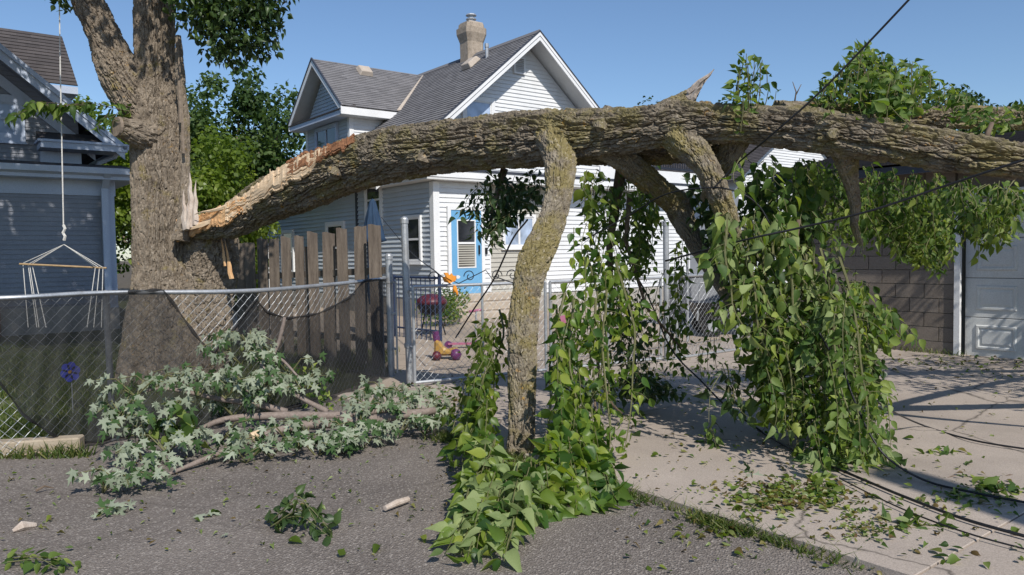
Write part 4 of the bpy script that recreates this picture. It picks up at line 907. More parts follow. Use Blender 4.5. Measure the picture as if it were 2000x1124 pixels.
def simple(curl, fold):
    v = np.array([(0, 0, 0), (.30, .42, fold*.3), (0, 1, -curl), (-.30, .42, fold*.3)], float); return v, np.array([(0, 1, 2), (0, 2, 3)])
TPL = {'ovate': [ovate(c, f, wid=w) for c, f, w in ((.15, .45, .31), (.5, .8, .30), (-.2, .35, .33), (.35, -.4, .30), (.8, .5, .28), (.3, 1.1, .30))],
       'narrow': [ovate(c, f, wid=w) for c, f, w in ((.2, .6, .25), (.55, .8, .22), (-.2, .4, .26), (.85, .5, .23), (.3, 1.2, .26))],
       'maple': [maple(c, f) for c, f in ((.3, .2), (.55, -.15), (.15, .35))],
       'simple': [simple(.15, .4), simple(.35, .2)]}
LM = ['leaf_big', 'leaf_pale', 'leaf_mid', 'leaf_dark', 'leaf_lime', 'leaf_maple', 'leaf_dry']
def unit(v): return v/np.maximum(1e-9, np.linalg.norm(v, axis=-1, keepdims=True))
class Leaves:
    """pos, direction, normal, size, tone, material, shape"""
    def __init__(s): s.p = []; s.d = []; s.n = []; s.s = []; s.r = []; s.m = []; s.t = []
    def add(s, p, d, n, size, rnd, mat, typ='ovate'):
        s.p.append(p); s.d.append(d); s.n.append(n); s.s.append(size); s.r.append(rnd); s.m.append(mat); s.t.append(typ)
    def frames(s):
        d = unit(np.array(s.d, float)); n = np.array(s.n, float); n = unit(n - d*(n*d).sum(1)[:, None]); x = np.cross(d, n); return np.array(s.p, float), x, d, n
_lc = {}
def leaf_mesh(mat, typ, var, q):
    k = (mat, typ, var, q)
    if k not in _lc: v, f = TPL[typ][var]; _lc[k] = fast_mesh('leaf', v, f, M[mat], np.full(len(f), (q+.5)/6))
    return _lc[k]
def emit(lv, parent, nmax=300, name='leaf', rest='foliage'):
    if not lv.p: return
    p, x, d, n = lv.frames(); sz = np.array(lv.s); N_ = len(p); var = RNG.integers(0, 100, N_)
    q = np.array([PR(a) for a in p]); inn = (q[:, 0] > 5) & (q[:, 0] < W_PX-5) & (q[:, 1] > 5) & (q[:, 1] < H_PX-5)
    score = np.where(inn, sz/q[:, 2]*(.75+.5*RNG.random(N_)), 0); top = np.argsort(-score)[:nmax]; top = top[score[top] > 0]
    single = np.zeros(N_, bool); single[top] = True
    for i in top:
        me = leaf_mesh(lv.m[i], lv.t[i], int(var[i]) % len(TPL[lv.t[i]]), int(min(5, lv.r[i]*6)))
        o = bpy.data.objects.new(name, me); COL.objects.link(o); adopt(o, parent); s = sz[i]
        o.matrix_basis = Matrix(((x[i][0]*s, d[i][0]*s, n[i][0]*s, p[i][0]), (x[i][1]*s, d[i][1]*s, n[i][1]*s, p[i][1]), (x[i][2]*s, d[i][2]*s, n[i][2]*s, p[i][2]), (0, 0, 0, 1)))
    keep = np.where(~single)[0]
    if len(keep) == 0: return
    V_, F_, R_, MI = [], [], [], []; off = 0; mats = sorted(set(lv.m[i] for i in keep))
    groups = {}
    for i in keep: groups.setdefault((lv.m[i], lv.t[i], int(var[i]) % len(TPL[lv.t[i]])), []).append(i)
    for (m, t, k), ii in groups.items():
        ii = np.array(ii); tv, tf = TPL[t][k]; s = sz[ii][:, None, None]
        w = p[ii][:, None] + s*(tv[None, :, :1]*x[ii][:, None] + tv[None, :, 1:2]*d[ii][:, None] + tv[None, :, 2:]*n[ii][:, None])
        V_.append(w.reshape(-1, 3)); F_.append((tf[None] + (np.arange(len(ii))*len(tv))[:, None, None]).reshape(-1, 3) + off); off += len(ii)*len(tv)
        R_.append(np.repeat(np.array(lv.r)[ii], len(tf))); MI.append(np.full(len(ii)*len(tf), mats.index(m)))
    me = fast_mesh(rest, np.vstack(V_), np.vstack(F_), M[mats[0]], np.concatenate(R_))
    for m in mats[1:]: me.materials.append(M[m])
    mi = np.concatenate(MI).astype(np.int32)
    if len(mi) == len(me.polygons): me.polygons.foreach_set('material_index', mi)
    return link(rest, me, parent, 'stuff')
TOW = np.array([.18, -.78, .55])
def spray(lv, tw, path, size, gap, mat, typ='ovate', down=.7, side=.75, twr=.004, tone=None, jit=.45, pale=0, face=TOW):
    """leaves set alternately along one hanging twig"""
    if any(in_prop(p) for p in path): return
    pts = np.array([tuple(p) for p in path]); L_ = np.linalg.norm(np.diff(pts, axis=0), axis=1).sum(); n = max(3, int(L_/gap)); q, _ = cr(pts, n)
    if tw is not None and twr: tw.tube([Vector(a) for a in q[::max(1, n//10)]] + [Vector(q[-1])], np.linspace(twr, twr*.35, len(q[::max(1, n//10)])+1), 4, False)
    T = unit(np.gradient(q, axis=0)); typ = random.choice(typ) if isinstance(typ, tuple) else typ; tone_ = RNG.random() if tone is None else tone
    for i in range(n):
        s = np.cross(T[i], face); s = s/(np.linalg.norm(s)+1e-9)*(1 if i % 2 else -1)
        d = T[i]*.45 + s*side + np.array([0, 0, -down]) + RNG.normal(0, jit, 3)
        nn = face*.75 + RNG.normal(0, .72, 3)
        sz = size*(.5+.85*RNG.random()); r = np.clip(tone_*.5 + RNG.random()*.6 - .05, 0, 1)
        m = mat if RNG.random() >= pale else 'leaf_pale'
        lv.add(q[i] + s*.015, d, nn, sz, r, m, typ)
def cloud(lv, c, rad, n, size, mat, typ='ovate', d=None):
    c = np.array(c, float)
    for _ in range(n):
        o = unit(RNG.normal(0, 1, 3))*RNG.random()**.45*np.array(rad); lv.add(c+o, RNG.normal(0, .6, 3) + np.array([0, 0, -.5]), RNG.normal(0, .5, 3) + np.array([0, -.1, .9]), size*(.7+.6*RNG.random()), RNG.random(), mat, typ)
def in_prop(p):
    a_ = PR(p); cx_ = np.interp(a_[1], [230, 380, 448, 512, 580, 650, 915], [1090, 1091, 1072, 1042, 1026, 1020, 1016]); return a_[1] < 890 and abs(a_[0]-cx_) < (48 if a_[1] > 560 else 38) and a_[2] < 6.75 and (a_[2] < 6.3 or a_[1] < 420)
def lerp2(a, x):
    a = np.array(a, float); t = np.linspace(0, 1, len(a)); return np.array([np.interp(x, t, a[:, k]) for k in range(a.shape[1])])
def curtain(lv, tw, top, bot, count, size, gap, mat, typ='ovate', dj=.25, frac=(.0, .75), ln=(.22, .45), sway=14, pale=0, down=.8, **kw):
    """many short hanging twigs filling the region between two pixel lines (x, y, depth)"""
    for _ in range(count):
        u = RNG.random(); a, b = lerp2(top, u), lerp2(bot, np.clip(u + RNG.normal(0, .05), 0, 1)); f0 = RNG.uniform(*frac); f1 = min(1.02, f0 + RNG.uniform(*ln)); j = RNG.normal(0, dj)
        s0, s1 = a + (b-a)*f0, a + (b-a)*f1; sw = RNG.normal(0, sway, 2); pts = []
        for k, f in enumerate((0, .35, .7, 1)):
            c = s0 + (s1-s0)*f; pts.append(P(c[0] + sw[0]*math.sin(f*2.5) + (sw[1] if k == 3 else 0), c[1], max(3.6, c[2] + j - .12*f)))
        pts = [Vector((p.x, p.y, max(p.z, .05 + .05*RNG.random()))) for p in pts]
        spray(lv, tw, pts, size, gap, mat, typ, pale=pale, down=down, **kw)

def shoots(lv, tw, top, bot, count, size, mat, typ='ovate', dj=.25, pale=0, lat=.085, frac=(0, .35), bow=26):
    """long drooping shoots with side twigs, each carrying a few leaves"""
    for k in range(count):
        u = (k + RNG.random())/count; a = lerp2(top, np.clip(u + RNG.normal(0, .04), 0, 1)); b = lerp2(bot, np.clip(u + RNG.normal(0, .06), 0, 1)); f0 = RNG.uniform(*frac); f1 = RNG.uniform(.82, 1.0); j = RNG.normal(0, dj); w_ = RNG.normal(0, bow)
        pts = []
        for f in np.linspace(f0, f1, 6):
            c = a + (b-a)*f; p = P(c[0] + w_*math.sin(f*3.1) + RNG.normal(0, 5), c[1] - 22*math.sin(f*3.1), max(3.7, c[2] + j - .1*f)); p.z = max(p.z, .06 + .06*RNG.random()); pts.append(p)
        if any(in_prop(p) for p in pts): continue
        q, L_ = cr(np.array([tuple(p) for p in pts]), 40); tw.tube([Vector(x) for x in q[::3]] + [Vector(q[-1])], np.linspace(.011, .003, len(q[::3])+1), 5, False)
        n = int(L_/lat); tone = RNG.random(); pl = pale if RNG.random() < .5 else pale*.3
        for i in range(n):
            c = q[min(39, int(40*(i+RNG.random()*.6)/n))]; ln = RNG.uniform(.09, .26)*(1.05 - .4*i/n); az = RNG.uniform(0, 6.28); o = np.array([math.cos(az)*.8, math.sin(az)*.55 - .18, -.35 + RNG.normal(0, .25)])*ln
            e = c + o; e[2] = max(.05, e[2]); m = (c+e)/2; m[2] = max(.05, m[2] + ln*.12); spray(lv, tw, [c, m, e], size, .034, mat, typ, down=.8, pale=pl, tone=np.clip(tone + RNG.normal(0, .3), 0, 1), twr=.0025)
LV = Leaves(); TW = MB()
# round the prop limb: right hand fall
curtain(LV, TW, [(1075, 600, 5.9), (1130, 470, 6.1), (1200, 520, 6.3)], [(1070, 900, 5.5), (1135, 900, 5.5), (1195, 930, 5.4)], 14, .092, .042, 'leaf_big', dj=.26, down=.9)
shoots(LV, TW, [(1085, 560, 5.95), (1140, 440, 6.15), (1205, 480, 6.3)], [(1065, 930, 5.45), (1150, 940, 5.4), (1215, 960, 5.3)], 8, .086, 'leaf_big', ('ovate', 'ovate', 'narrow'), dj=.2)
curtain(LV, TW, [(1110, 430, 6.2), (1200, 440, 6.35)], [(1120, 700, 6.0), (1230, 660, 6.2)], 14, .09, .042, 'leaf_big', dj=.2, down=.9)
curtain(LV, TW, [(1135, 330, 6.35), (1175, 325, 6.4)], [(1135, 410, 6.35), (1175, 420, 6.4)], 3, .12, .05, 'leaf_lime', dj=.05, frac=(0, .2), ln=(.7, .9))
# left hand fall
curtain(LV, TW, [(950, 630, 6.1), (1000, 640, 5.9)], [(900, 860, 5.6), (985, 960, 5.3)], 22, .092, .042, 'leaf_lime', dj=.18, down=.75)
shoots(LV, TW, [(955, 620, 6.3), (985, 600, 6.5)], [(872, 885, 5.7), (975, 960, 5.3)], 5, .086, 'leaf_lime', ('ovate', 'narrow'), dj=.15, frac=(0, .25))
curtain(LV, TW, [(940, 730, 5.9), (985, 740, 5.8)], [(880, 900, 5.4), (975, 980, 5.2)], 26, .095, .042, 'leaf_big', dj=.18)
curtain(LV, TW, [(1060, 620, 6.2), (1110, 600, 6.3)], [(1060, 870, 5.9), (1160, 880, 5.8)], 15, .095, .045, 'leaf_dark', dj=.15)
# mound lying on the asphalt round its foot, towards the camera
def mound(rows, count, size, mat, pale, typ='ovate', lift=.22, jit=.35):
    for _ in range(count):
        (x0, y0), (x1, y1) = rows[0][0], rows[0][1]; u, w = RNG.random(), RNG.random()
        a = np.array(rows[0][0]) + (np.array(rows[0][1])-rows[0][0])*u; b = np.array(rows[1][0]) + (np.array(rows[1][1])-rows[1][0])*np.clip(u + RNG.normal(0, .08), 0, 1)
        f0 = RNG.uniform(0, .72); f1 = min(1, f0 + RNG.uniform(.25, .4)); pts = []
        for f in (f0, f0+(f1-f0)*.35, f0+(f1-f0)*.7, f1):
            c = a + (b-a)*f; g = G(c[0], c[1]); pts.append(g + Z*(.04 + lift*(1-f)*RNG.uniform(.4, 1.3) + .03*RNG.random()))
        spray(LV, TW, pts, size, .05, mat, typ, down=.25, side=.8, pale=pale, jit=jit, face=np.array([.15, -.55, .85]))
mound([((940, 905), (1130, 905)), ((870, 1075), (1215, 990))], 54, .12, 'leaf_big', .15, lift=.38)
mound([((960, 950), (1060, 960)), ((865, 1100), (1000, 1118))], 54, .105, 'leaf_big', .62, lift=.32)
mound([((1080, 900), (1160, 900)), ((1120, 1000), (1225, 1005))], 34, .11, 'leaf_big', 0, lift=.3)
mound([((985, 915), (1110, 905)), ((960, 1050), (1130, 1010))], 44, .12, 'leaf_big', .2, lift=.34)
# second great fall, middle right
curtain(LV, TW, [(1400, 440, 6.3), (1500, 400, 6.2), (1620, 470, 6.3), (1720, 580, 6.4)], [(1455, 760, 6.1), (1560, 905, 5.75), (1650, 930, 5.5), (1740, 930, 5.3)], 38, .088, .036, 'leaf_mid', ('narrow', 'narrow', 'ovate'), dj=.36, frac=(.0, .75), ln=(.2, .42), pale=.16)
curtain(LV, TW, [(1380, 400, 6.0), (1480, 380, 5.9), (1600, 470, 5.9)], [(1420, 620, 6.0), (1540, 640, 5.8), (1680, 690, 5.8)], 24, .115, .045, 'leaf_mid', dj=.2, pale=.42, frac=(0, .6))
curtain(LV, TW, [(1540, 640, 5.8), (1660, 660, 5.8)], [(1600, 930, 5.5), (1735, 925, 5.25)], 18, .088, .038, 'leaf_big', ('narrow', 'ovate'), dj=.25, pale=.2)
curtain(LV, TW, [(1500, 600, 6.3), (1700, 600, 6.3)], [(1530, 880, 6.0), (1720, 880, 5.8)], 22, .10, .042, 'leaf_dark', dj=.15)
curtain(LV, TW, [(1330, 340, 6.9), (1400, 330, 6.7), (1560, 290, 6.6)], [(1400, 520, 6.6), (1470, 560, 6.5), (1600, 470, 6.4)], 56, .095, .045, 'leaf_dark', dj=.2)
curtain(LV, TW, [(1440, 300, 6.4), (1580, 310, 6.3)], [(1480, 470, 6.2), (1600, 480, 6.2)], 42, .11, .05, 'leaf_mid', dj=.2)
curtain(LV, TW, [(1680, 590, 6.2), (1740, 600, 6.2)], [(1700, 700, 6.1), (1765, 680, 6.1)], 12, .10, .045, 'leaf_mid', dj=.1, frac=(0, .3), ln=(.5, .7))
curtain(LV, TW, [(1400, 700, 5.9), (1430, 720, 5.9)], [(1400, 830, 5.8), (1440, 830, 5.8)], 5, .11, .05, 'leaf_dark', dj=.06, frac=(0, .2), ln=(.6, .8))
curtain(LV, TW, [(1460, 640, 5.8), (1500, 620, 5.8)], [(1480, 830, 5.7), (1530, 830, 5.7)], 9, .13, .05, 'leaf_lime', dj=.08, frac=(0, .3), ln=(.5, .7))
mound([((1570, 880), (1700, 890)), ((1560, 925), (1760, 935))], 16, .125, 'leaf_mid', .3, lift=.12)
shoots(LV, TW, [(1385, 440, 6.2), (1450, 370, 6.0), (1560, 380, 6.0), (1640, 470, 6.1), (1700, 560, 6.2)], [(1500, 820, 5.9), (1570, 910, 5.6), (1640, 940, 5.4), (1700, 940, 5.3), (1755, 935, 5.2)], 20, .082, 'leaf_mid', ('narrow', 'narrow', 'ovate'), dj=.32, pale=.25)
shoots(LV, TW, [(1395, 400, 5.9), (1500, 420, 5.8), (1620, 520, 5.8)], [(1475, 700, 5.7), (1570, 760, 5.6), (1690, 800, 5.5)], 7, .105, 'leaf_mid', ('narrow', 'ovate'), dj=.16, pale=.6, frac=(0, .3))
shoots(LV, TW, [(1420, 480, 6.6), (1700, 560, 6.6)], [(1560, 850, 6.2), (1740, 880, 6.0)], 9, .09, 'leaf_dark', ('narrow', 'ovate'), dj=.2)
# dark, finer leaves hanging behind the limb, left of centre and between the branches
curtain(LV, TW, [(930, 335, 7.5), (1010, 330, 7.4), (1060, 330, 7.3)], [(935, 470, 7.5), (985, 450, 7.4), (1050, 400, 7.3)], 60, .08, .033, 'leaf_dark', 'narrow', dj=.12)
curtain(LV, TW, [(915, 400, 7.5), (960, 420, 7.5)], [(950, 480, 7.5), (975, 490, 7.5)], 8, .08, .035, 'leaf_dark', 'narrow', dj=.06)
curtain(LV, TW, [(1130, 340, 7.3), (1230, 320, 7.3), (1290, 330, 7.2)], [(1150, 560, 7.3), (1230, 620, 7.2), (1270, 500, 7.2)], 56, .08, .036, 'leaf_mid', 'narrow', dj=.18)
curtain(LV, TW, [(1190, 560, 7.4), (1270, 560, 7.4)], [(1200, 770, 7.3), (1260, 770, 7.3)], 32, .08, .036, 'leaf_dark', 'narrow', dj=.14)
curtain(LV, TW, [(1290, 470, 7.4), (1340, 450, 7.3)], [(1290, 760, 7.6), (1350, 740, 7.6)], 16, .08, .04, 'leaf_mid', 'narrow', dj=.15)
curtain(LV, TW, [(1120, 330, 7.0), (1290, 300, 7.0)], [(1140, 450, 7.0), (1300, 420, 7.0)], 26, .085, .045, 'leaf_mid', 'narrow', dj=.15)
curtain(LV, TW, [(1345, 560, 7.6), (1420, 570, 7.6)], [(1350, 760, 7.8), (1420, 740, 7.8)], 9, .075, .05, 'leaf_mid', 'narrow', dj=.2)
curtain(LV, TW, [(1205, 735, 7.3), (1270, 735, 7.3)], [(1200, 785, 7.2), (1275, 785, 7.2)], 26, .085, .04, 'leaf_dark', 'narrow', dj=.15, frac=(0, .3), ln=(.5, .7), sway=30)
# over the garage wall and door
curtain(LV, TW, [(1560, 300, 6.8), (1700, 320, 7.2), (1860, 340, 7.2)], [(1600, 480, 6.8), (1760, 500, 7.4), (1855, 520, 7.4)], 190, .078, .032, 'leaf_mid', 'narrow', dj=.35, frac=(0, .7))
curtain(LV, TW, [(1740, 400, 7.3), (1860, 400, 7.3)], [(1760, 500, 7.3), (1870, 545, 7.3)], 60, .078, .03, 'leaf_mid', 'narrow', dj=.15, frac=(.1, .7))
curtain(LV, TW, [(1850, 340, 6.2), (1990, 350, 6.0)], [(1870, 470, 6.2), (1985, 460, 6.0)], 80, .08, .036, 'leaf_mid', 'narrow', dj=.25)
curtain(LV, TW, [(1885, 400, 6.0), (1950, 400, 6.0)], [(1915, 515, 6.0), (1970, 500, 6.0)], 7, .075, .03, 'leaf_lime', 'narrow', dj=.05, frac=(0, .2), ln=(.6, .8))
# standing up above the limb
def upright(base, tips, count, size, mat, typ='narrow', dj=.3, gap=.045, ln=.35):
    for _ in range(count):
        u = RNG.random(); b = lerp2(base, u); t = lerp2(tips, np.clip(u + RNG.normal(0, .1), 0, 1)); f0 = RNG.uniform(0, 1-ln*.6); f1 = min(1, f0 + ln*RNG.uniform(.7, 1.2)); j = RNG.normal(0, dj); s = RNG.normal(0, 12)
        pts = [P(*(np.array([b[0] + (t[0]-b[0])*f + s*math.sin(f*3), b[1] + (t[1]-b[1])*f, b[2] + (t[2]-b[2])*f + j]))) for f in np.linspace(f0, f1, 4)]
        spray(LV, TW, pts, size, gap, mat, typ, down=.35, side=.7)
upright([(1445, 262, 5.95), (1475, 258, 5.95)], [(1440, 120, 5.9), (1470, 95, 5.9), (1500, 130, 5.9)], 34, .078, 'leaf_mid', dj=.07)
upright([(1590, 225, 6.2), (1720, 235, 6.1), (1880, 225, 6.4)], [(1590, 185, 6.2), (1680, 90, 6.2), (1780, 120, 6.3), (1900, 195, 6.5)], 250, .07, 'leaf_mid', dj=.3, gap=.036)
upright([(1690, 240, 5.7), (1800, 245, 5.7)], [(1690, 150, 5.8), (1790, 160, 5.8)], 70, .085, 'leaf_mid', 'ovate', dj=.12)
upright([(1670, 200, 6.2), (1700, 190, 6.2)], [(1668, 95, 6.2), (1700, 90, 6.2)], 18, .07, 'leaf_mid', dj=.08)
upright([(1860, 250, 5.9), (2020, 260, 5.8)], [(1850, 225, 5.9), (1990, 205, 5.8)], 38, .075, 'leaf_mid', dj=.15)
upright([(1720, 240, 5.6), (1790, 250, 5.5)], [(1715, 195, 5.6), (1790, 200, 5.5)], 12, .10, 'leaf_mid', 'ovate', dj=.05)
# the limb's outer growth past the edge of the picture
for _ in range(420):
    c = np.array([4.6 + RNG.random()*4.4, 4.0 + RNG.random()*5.6, 1.3 + RNG.random()*2.9])
    if c[0]/c[1] < .74: continue; e = c + np.array([RNG.normal(0, .15), RNG.normal(0, .15), -.4]); spray(LV, TW, [c, (c+e)/2 + .03, e], .1, .055, 'leaf_mid', 'narrow')
for _ in range(230):
    c = np.array([5.2 + RNG.random()*4.4, 5.0 + RNG.random()*5.0, 1.5 + RNG.random()*2.6])
    if c[0]/c[1] < .80 or (c[0] > 6.4 and c[1] > 8.6 and c[2] < 2.9): continue
    cloud(LV, c, (.42, .42, .25), 46, .10, 'leaf_mid', 'narrow')
# nothing grows through or in front of the bare lower stem of the prop
keep_ = []
for i_ in range(len(LV.p)):
    a_ = PR(LV.p[i_]); w_ = 50 if a_[1] > 560 else 40; cx_ = np.interp(a_[1], [230, 380, 448, 512, 580, 650, 915], [1090, 1091, 1072, 1042, 1026, 1020, 1016])
    keep_.append(not (a_[1] < 895 + RNG.random()*40 and abs(a_[0]-cx_) < w_ and a_[2] < 6.75 and (a_[2] < 6.3 or a_[1] < 420)))
for k_ in ('p', 'd', 'n', 's', 'r', 'm', 't'): setattr(LV, k_, [v_ for v_, b_ in zip(getattr(LV, k_), keep_) if b_])
emit(LV, fl)
obj('twig', TW, M['green_twig'], fl, 'stuff')
# bare branchlets
for rows in ([(1165, 690, 6.5, 3), (1172, 740, 6.4, 4), (1195, 790, 6.4, 3), (1215, 808, 6.4, 2)], [(1160, 760, 5.8, 2), (1165, 830, 5.7, 3), (1150, 880, 5.6, 3)], [(1230, 380, 6.9, 6), (1222, 470, 7.0, 4), (1262, 600, 7.1, 3), (1330, 680, 7.3, 2)], [(1220, 300, 7.0, 14), (1205, 380, 7.1, 10), (1190, 480, 7.2, 7), (1195, 600, 7.3, 4)], [(1610, 600, 5.8, 3), (1640, 680, 5.7, 3), (1650, 780, 5.6, 2)], [(1560, 430, 5.9, 4), (1552, 500, 5.85, 3), (1570, 580, 5.8, 2)], [(985, 330, 7.4, 8), (965, 400, 7.5, 5), (950, 470, 7.5, 2)], [(1700, 235, 6.1, 8), (1690, 160, 6.2, 4), (1685, 100, 6.2, 1)], [(1790, 240, 6.3, 7), (1780, 170, 6.3, 3)], [(1920, 285, 5.4, 7), (1938, 240, 5.4, 4)], [(1550, 215, 6.3, 2), (1555, 180, 6.3, 1.2), (1548, 160, 6.3, .6)], [(1555, 185, 6.3, 1.2), (1565, 165, 6.3, .6)]):
    mb = MB(); w = px(rows); mb.tube([p for p, r in w], [r for p, r in w], 7); obj('branchlet', mb, M['bark_twig'], fl, smooth=True)
# ------------------------------------------------------------------ crown of the standing tree
LT = Leaves(); TT = MB()
for x, y, d, rx, rz, n in ((400, 10, 9.2, .45, .35, 520), (470, 25, 9.2, .42, .42, 560), (520, 20, 9.3, .28, .36, 300), (440, 85, 9.2, .35, .28, 320), (510, 85, 9.3, .22, .2, 150), (370, -40, 9.3, .6, .4, 420), (480, -60, 9.3, .8, .45, 600)):
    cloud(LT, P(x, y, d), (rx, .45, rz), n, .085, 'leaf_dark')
for x, y in ((385, 30), (400, 15), (410, 40), (118, 2), (128, 6), (105, -5)): cloud(LT, P(x, y, 9.0), (.08, .08, .12), 12, .08, 'leaf_dark')
for a, b in (((255, 215, 9.6), (140, 210, 9.3)), ((170, 205, 9.3), (20, 228, 9.1)), ((230, 225, 9.5), (190, 250, 9.4)), ((120, 212, 9.2), (60, 205, 9.1))):
    a, b = np.array(a), np.array(b)
    for k in range(3): spray(LT, TT, [P(*(a + (b-a)*f + np.array([0, -8*math.sin(f*3) + RNG.normal(0, 4), RNG.normal(0, .08)]))) for f in (0, .33, .66, 1)], .12, .045, 'leaf_mid', 'narrow', down=.9)
# canopy overhead, out of the picture: it shades the house on the left
for _ in range(440):
    c = np.array([RNG.uniform(-11.5, -3.2), RNG.uniform(6.6, 14.5), RNG.uniform(6.2, 9.6)])
    # keep the sun on the trunk
    k = (c[2]-2.0)/SUNV.z; h = c[:2] - np.array(SUNV[:2])*k
    if abs(h[0]+4.35) < 1.15 and abs(h[1]-9.8) < 1.6: continue
    if c[2]-1.55 < (508+60)/1500*c[1]+.45: continue
    cloud(LT, c, (.8, .8, .42), 100, .17, 'leaf_mid', 'simple')
emit(LT, tr)
obj('twig', TT, M['bark_twig'], tr, 'stuff')
for a, b, r0 in (((150, -40, 9.6), (-250, -420, 11.5), .16), ((290, -420, 9.7), (-100, -800, 11), .16), ((300, -250, 9.75), (480, -90, 9.3), .10), ((110, -130, 9.6), (-400, -250, 12.5), .13)):
    p, q_ = P(*a), P(*b); mb = MB(); mb.tube([p, p.lerp(q_, .5) + Z*.3, q_], [r0, r0*.7, r0*.3], 9); obj('limb', mb, M['bark_trunk'], tr, smooth=True)

# ------------------------------------------------------------------ silver maple branch on the asphalt
mp = thing('maple_branch', 'silver leaved maple branch lying on the asphalt against the fence', 'branch', G(560, 870))
LMp = Leaves()
def stem(rows, name='stem'):
    mb = MB(); w = px(rows); q, _ = cr(np.array([(*p, r) for p, r in w]), 24); mb.tube([Vector(a[:3]) for a in q], list(q[:, 3]), 8); return obj(name, mb, M['bark_maple'], mp, smooth=True)
stem([(850, 802, 6.6, 7), (780, 812, 6.5, 9), (690, 825, 6.4, 10), (600, 830, 6.25, 9), (540, 843, 6.1, 8), (470, 868, 5.9, 7), (410, 893, 5.7, 6), (350, 918, 5.5, 4), (310, 935, 5.35, 3)])
stem([(760, 800, 6.7, 6), (660, 812, 6.6, 8), (560, 812, 6.4, 8), (480, 815, 6.3, 7), (430, 822, 6.2, 6), (390, 840, 6.0, 5), (340, 870, 5.8, 3)])
stem([(560, 805, 6.5, 7), (500, 790, 6.4, 6), (430, 780, 6.2, 5), (360, 765, 6.0, 4), (300, 760, 5.9, 3), (230, 790, 5.8, 2)])
stem([(480, 770, 6.6, 5), (510, 730, 6.7, 5), (540, 680, 6.8, 4), (552, 640, 6.8, 4), (556, 620, 6.8, 3)])
stem([(520, 720, 6.7, 4), (545, 700, 6.75, 3), (590, 745, 6.7, 2)])
stem([(640, 805, 6.6, 6), (575, 770, 6.6, 4), (530, 735, 6.6, 3), (490, 690, 6.6, 2)])
mb = MB(); mb.tube([P(508, 847, 6.0), P(490, 853, 5.95)], [.035, .030], 9); obj('broken_end', mb, M['wood_raw'], mp)
clusters = [(235, 795, 5.7, 1), (265, 760, 5.8, 1.2), (225, 825, 5.6, 1), (300, 748, 5.9, 1.1), (345, 735, 6.0, .9), (385, 765, 6.0, 1.1), (410, 745, 6.1, 1.2), (440, 765, 6.2, 1.2), (330, 800, 5.8, .9), (200, 945, 5.05, 1.2), (240, 930, 5.1, 1.2), (300, 905, 5.35, 1.3), (325, 870, 5.6, 1.2), (275, 880, 5.5, 1), (290, 840, 5.7, .8), (370, 850, 5.9, 1),
            (450, 675, 6.7, 1.2), (490, 665, 6.7, 1.1), (470, 700, 6.6, 1), (540, 690, 6.8, 1.2), (565, 720, 6.8, 1.1), (590, 750, 6.7, 1), (520, 740, 6.6, 1), (480, 740, 6.5, 1.1), (455, 800, 6.3, 1), (540, 775, 6.5, 1), (500, 780, 6.4, 1),
            (430, 850, 6.0, 1.2), (480, 890, 5.75, 1.2), (530, 880, 5.85, 1.3), (580, 865, 6.0, 1.3), (620, 880, 5.95, 1.2), (660, 870, 6.05, 1.3), (700, 870, 6.1, 1.2), (745, 845, 6.3, 1.3), (600, 835, 6.2, 1), (560, 845, 6.1, 1),
            (720, 780, 6.7, 1.3), (760, 765, 6.9, 1.4), (800, 775, 6.9, 1.4), (730, 810, 6.5, 1.3), (770, 800, 6.6, 1.3), (820, 800, 6.7, 1.3), (850, 815, 6.7, 1.2), (780, 835, 6.4, 1.3), (830, 835, 6.5, 1.2), (690, 845, 6.2, 1.2), (870, 800, 6.8, .8), (710, 835, 6.3, 1.2)]
for x, y, d, k in clusters:
    c = P(x, y, d); tw = MB()
    for b in range(4):
        a = RNG.uniform(0, 6.28); o = np.array([math.cos(a)*.22, math.sin(a)*.14 - .03, RNG.uniform(-.02, .10)])*k; e = np.array(c)+o; e[2] = max(.05, e[2]); tw.tube([c - Vector((0, 0, .06)), Vector((np.array(c)+o*.5)) + Z*.04, Vector(e)], [.007, .005, .003], 4)
        for q in range(int(6*k)+1):
            f = RNG.uniform(.35, 1.05); pos = np.array(c) + o*f + np.array([RNG.normal(0, .045), RNG.normal(0, .04), .04*math.sin(f*3) + RNG.normal(0, .02)]); pos[2] = max(.08, pos[2])
            dr = o*1.6 + np.array([RNG.normal(0, .16), RNG.normal(0, .16) - .08, -.75 + RNG.normal(0, .2)]); nn = np.array([.1, -.6, .55]) + o*2.0 + RNG.normal(0, .35, 3)
            if pos[2] < .15: dr[2] = -.06
            LMp.add(pos, dr, nn, .082*(.65+.65*RNG.random()), RNG.random(), 'leaf_maple', 'maple')
    obj('twig', tw, M['green_twig'], mp)
for x, y, d in ((340, 820, 5.8), (310, 830, 5.75), (360, 830, 5.9), (330, 845, 5.7)):
    for q in range(10): c = np.array(P(x+RNG.normal(0, 16), y+RNG.normal(0, 14), d)); LMp.add(c, RNG.normal(0, .5, 3)+np.array([0, 0, -.7]), np.array([.2, -.7, .6])+RNG.normal(0, .3, 3), .12, RNG.random(), 'leaf_mid', 'ovate')
for x, y, d in ((610, 770, 7.2), (600, 740, 7.4), (440, 690, 7.2), (625, 790, 7.0)):
    for q in range(24): c = np.array(P(x+RNG.normal(0, 14), y+RNG.normal(0, 14), d)); LMp.add(c, RNG.normal(0, .5, 3)+np.array([0, 0, .5]), np.array([.2, -.7, .6])+RNG.normal(0, .3, 3), .07, RNG.random(), 'leaf_mid', 'narrow')
emit(LMp, mp)

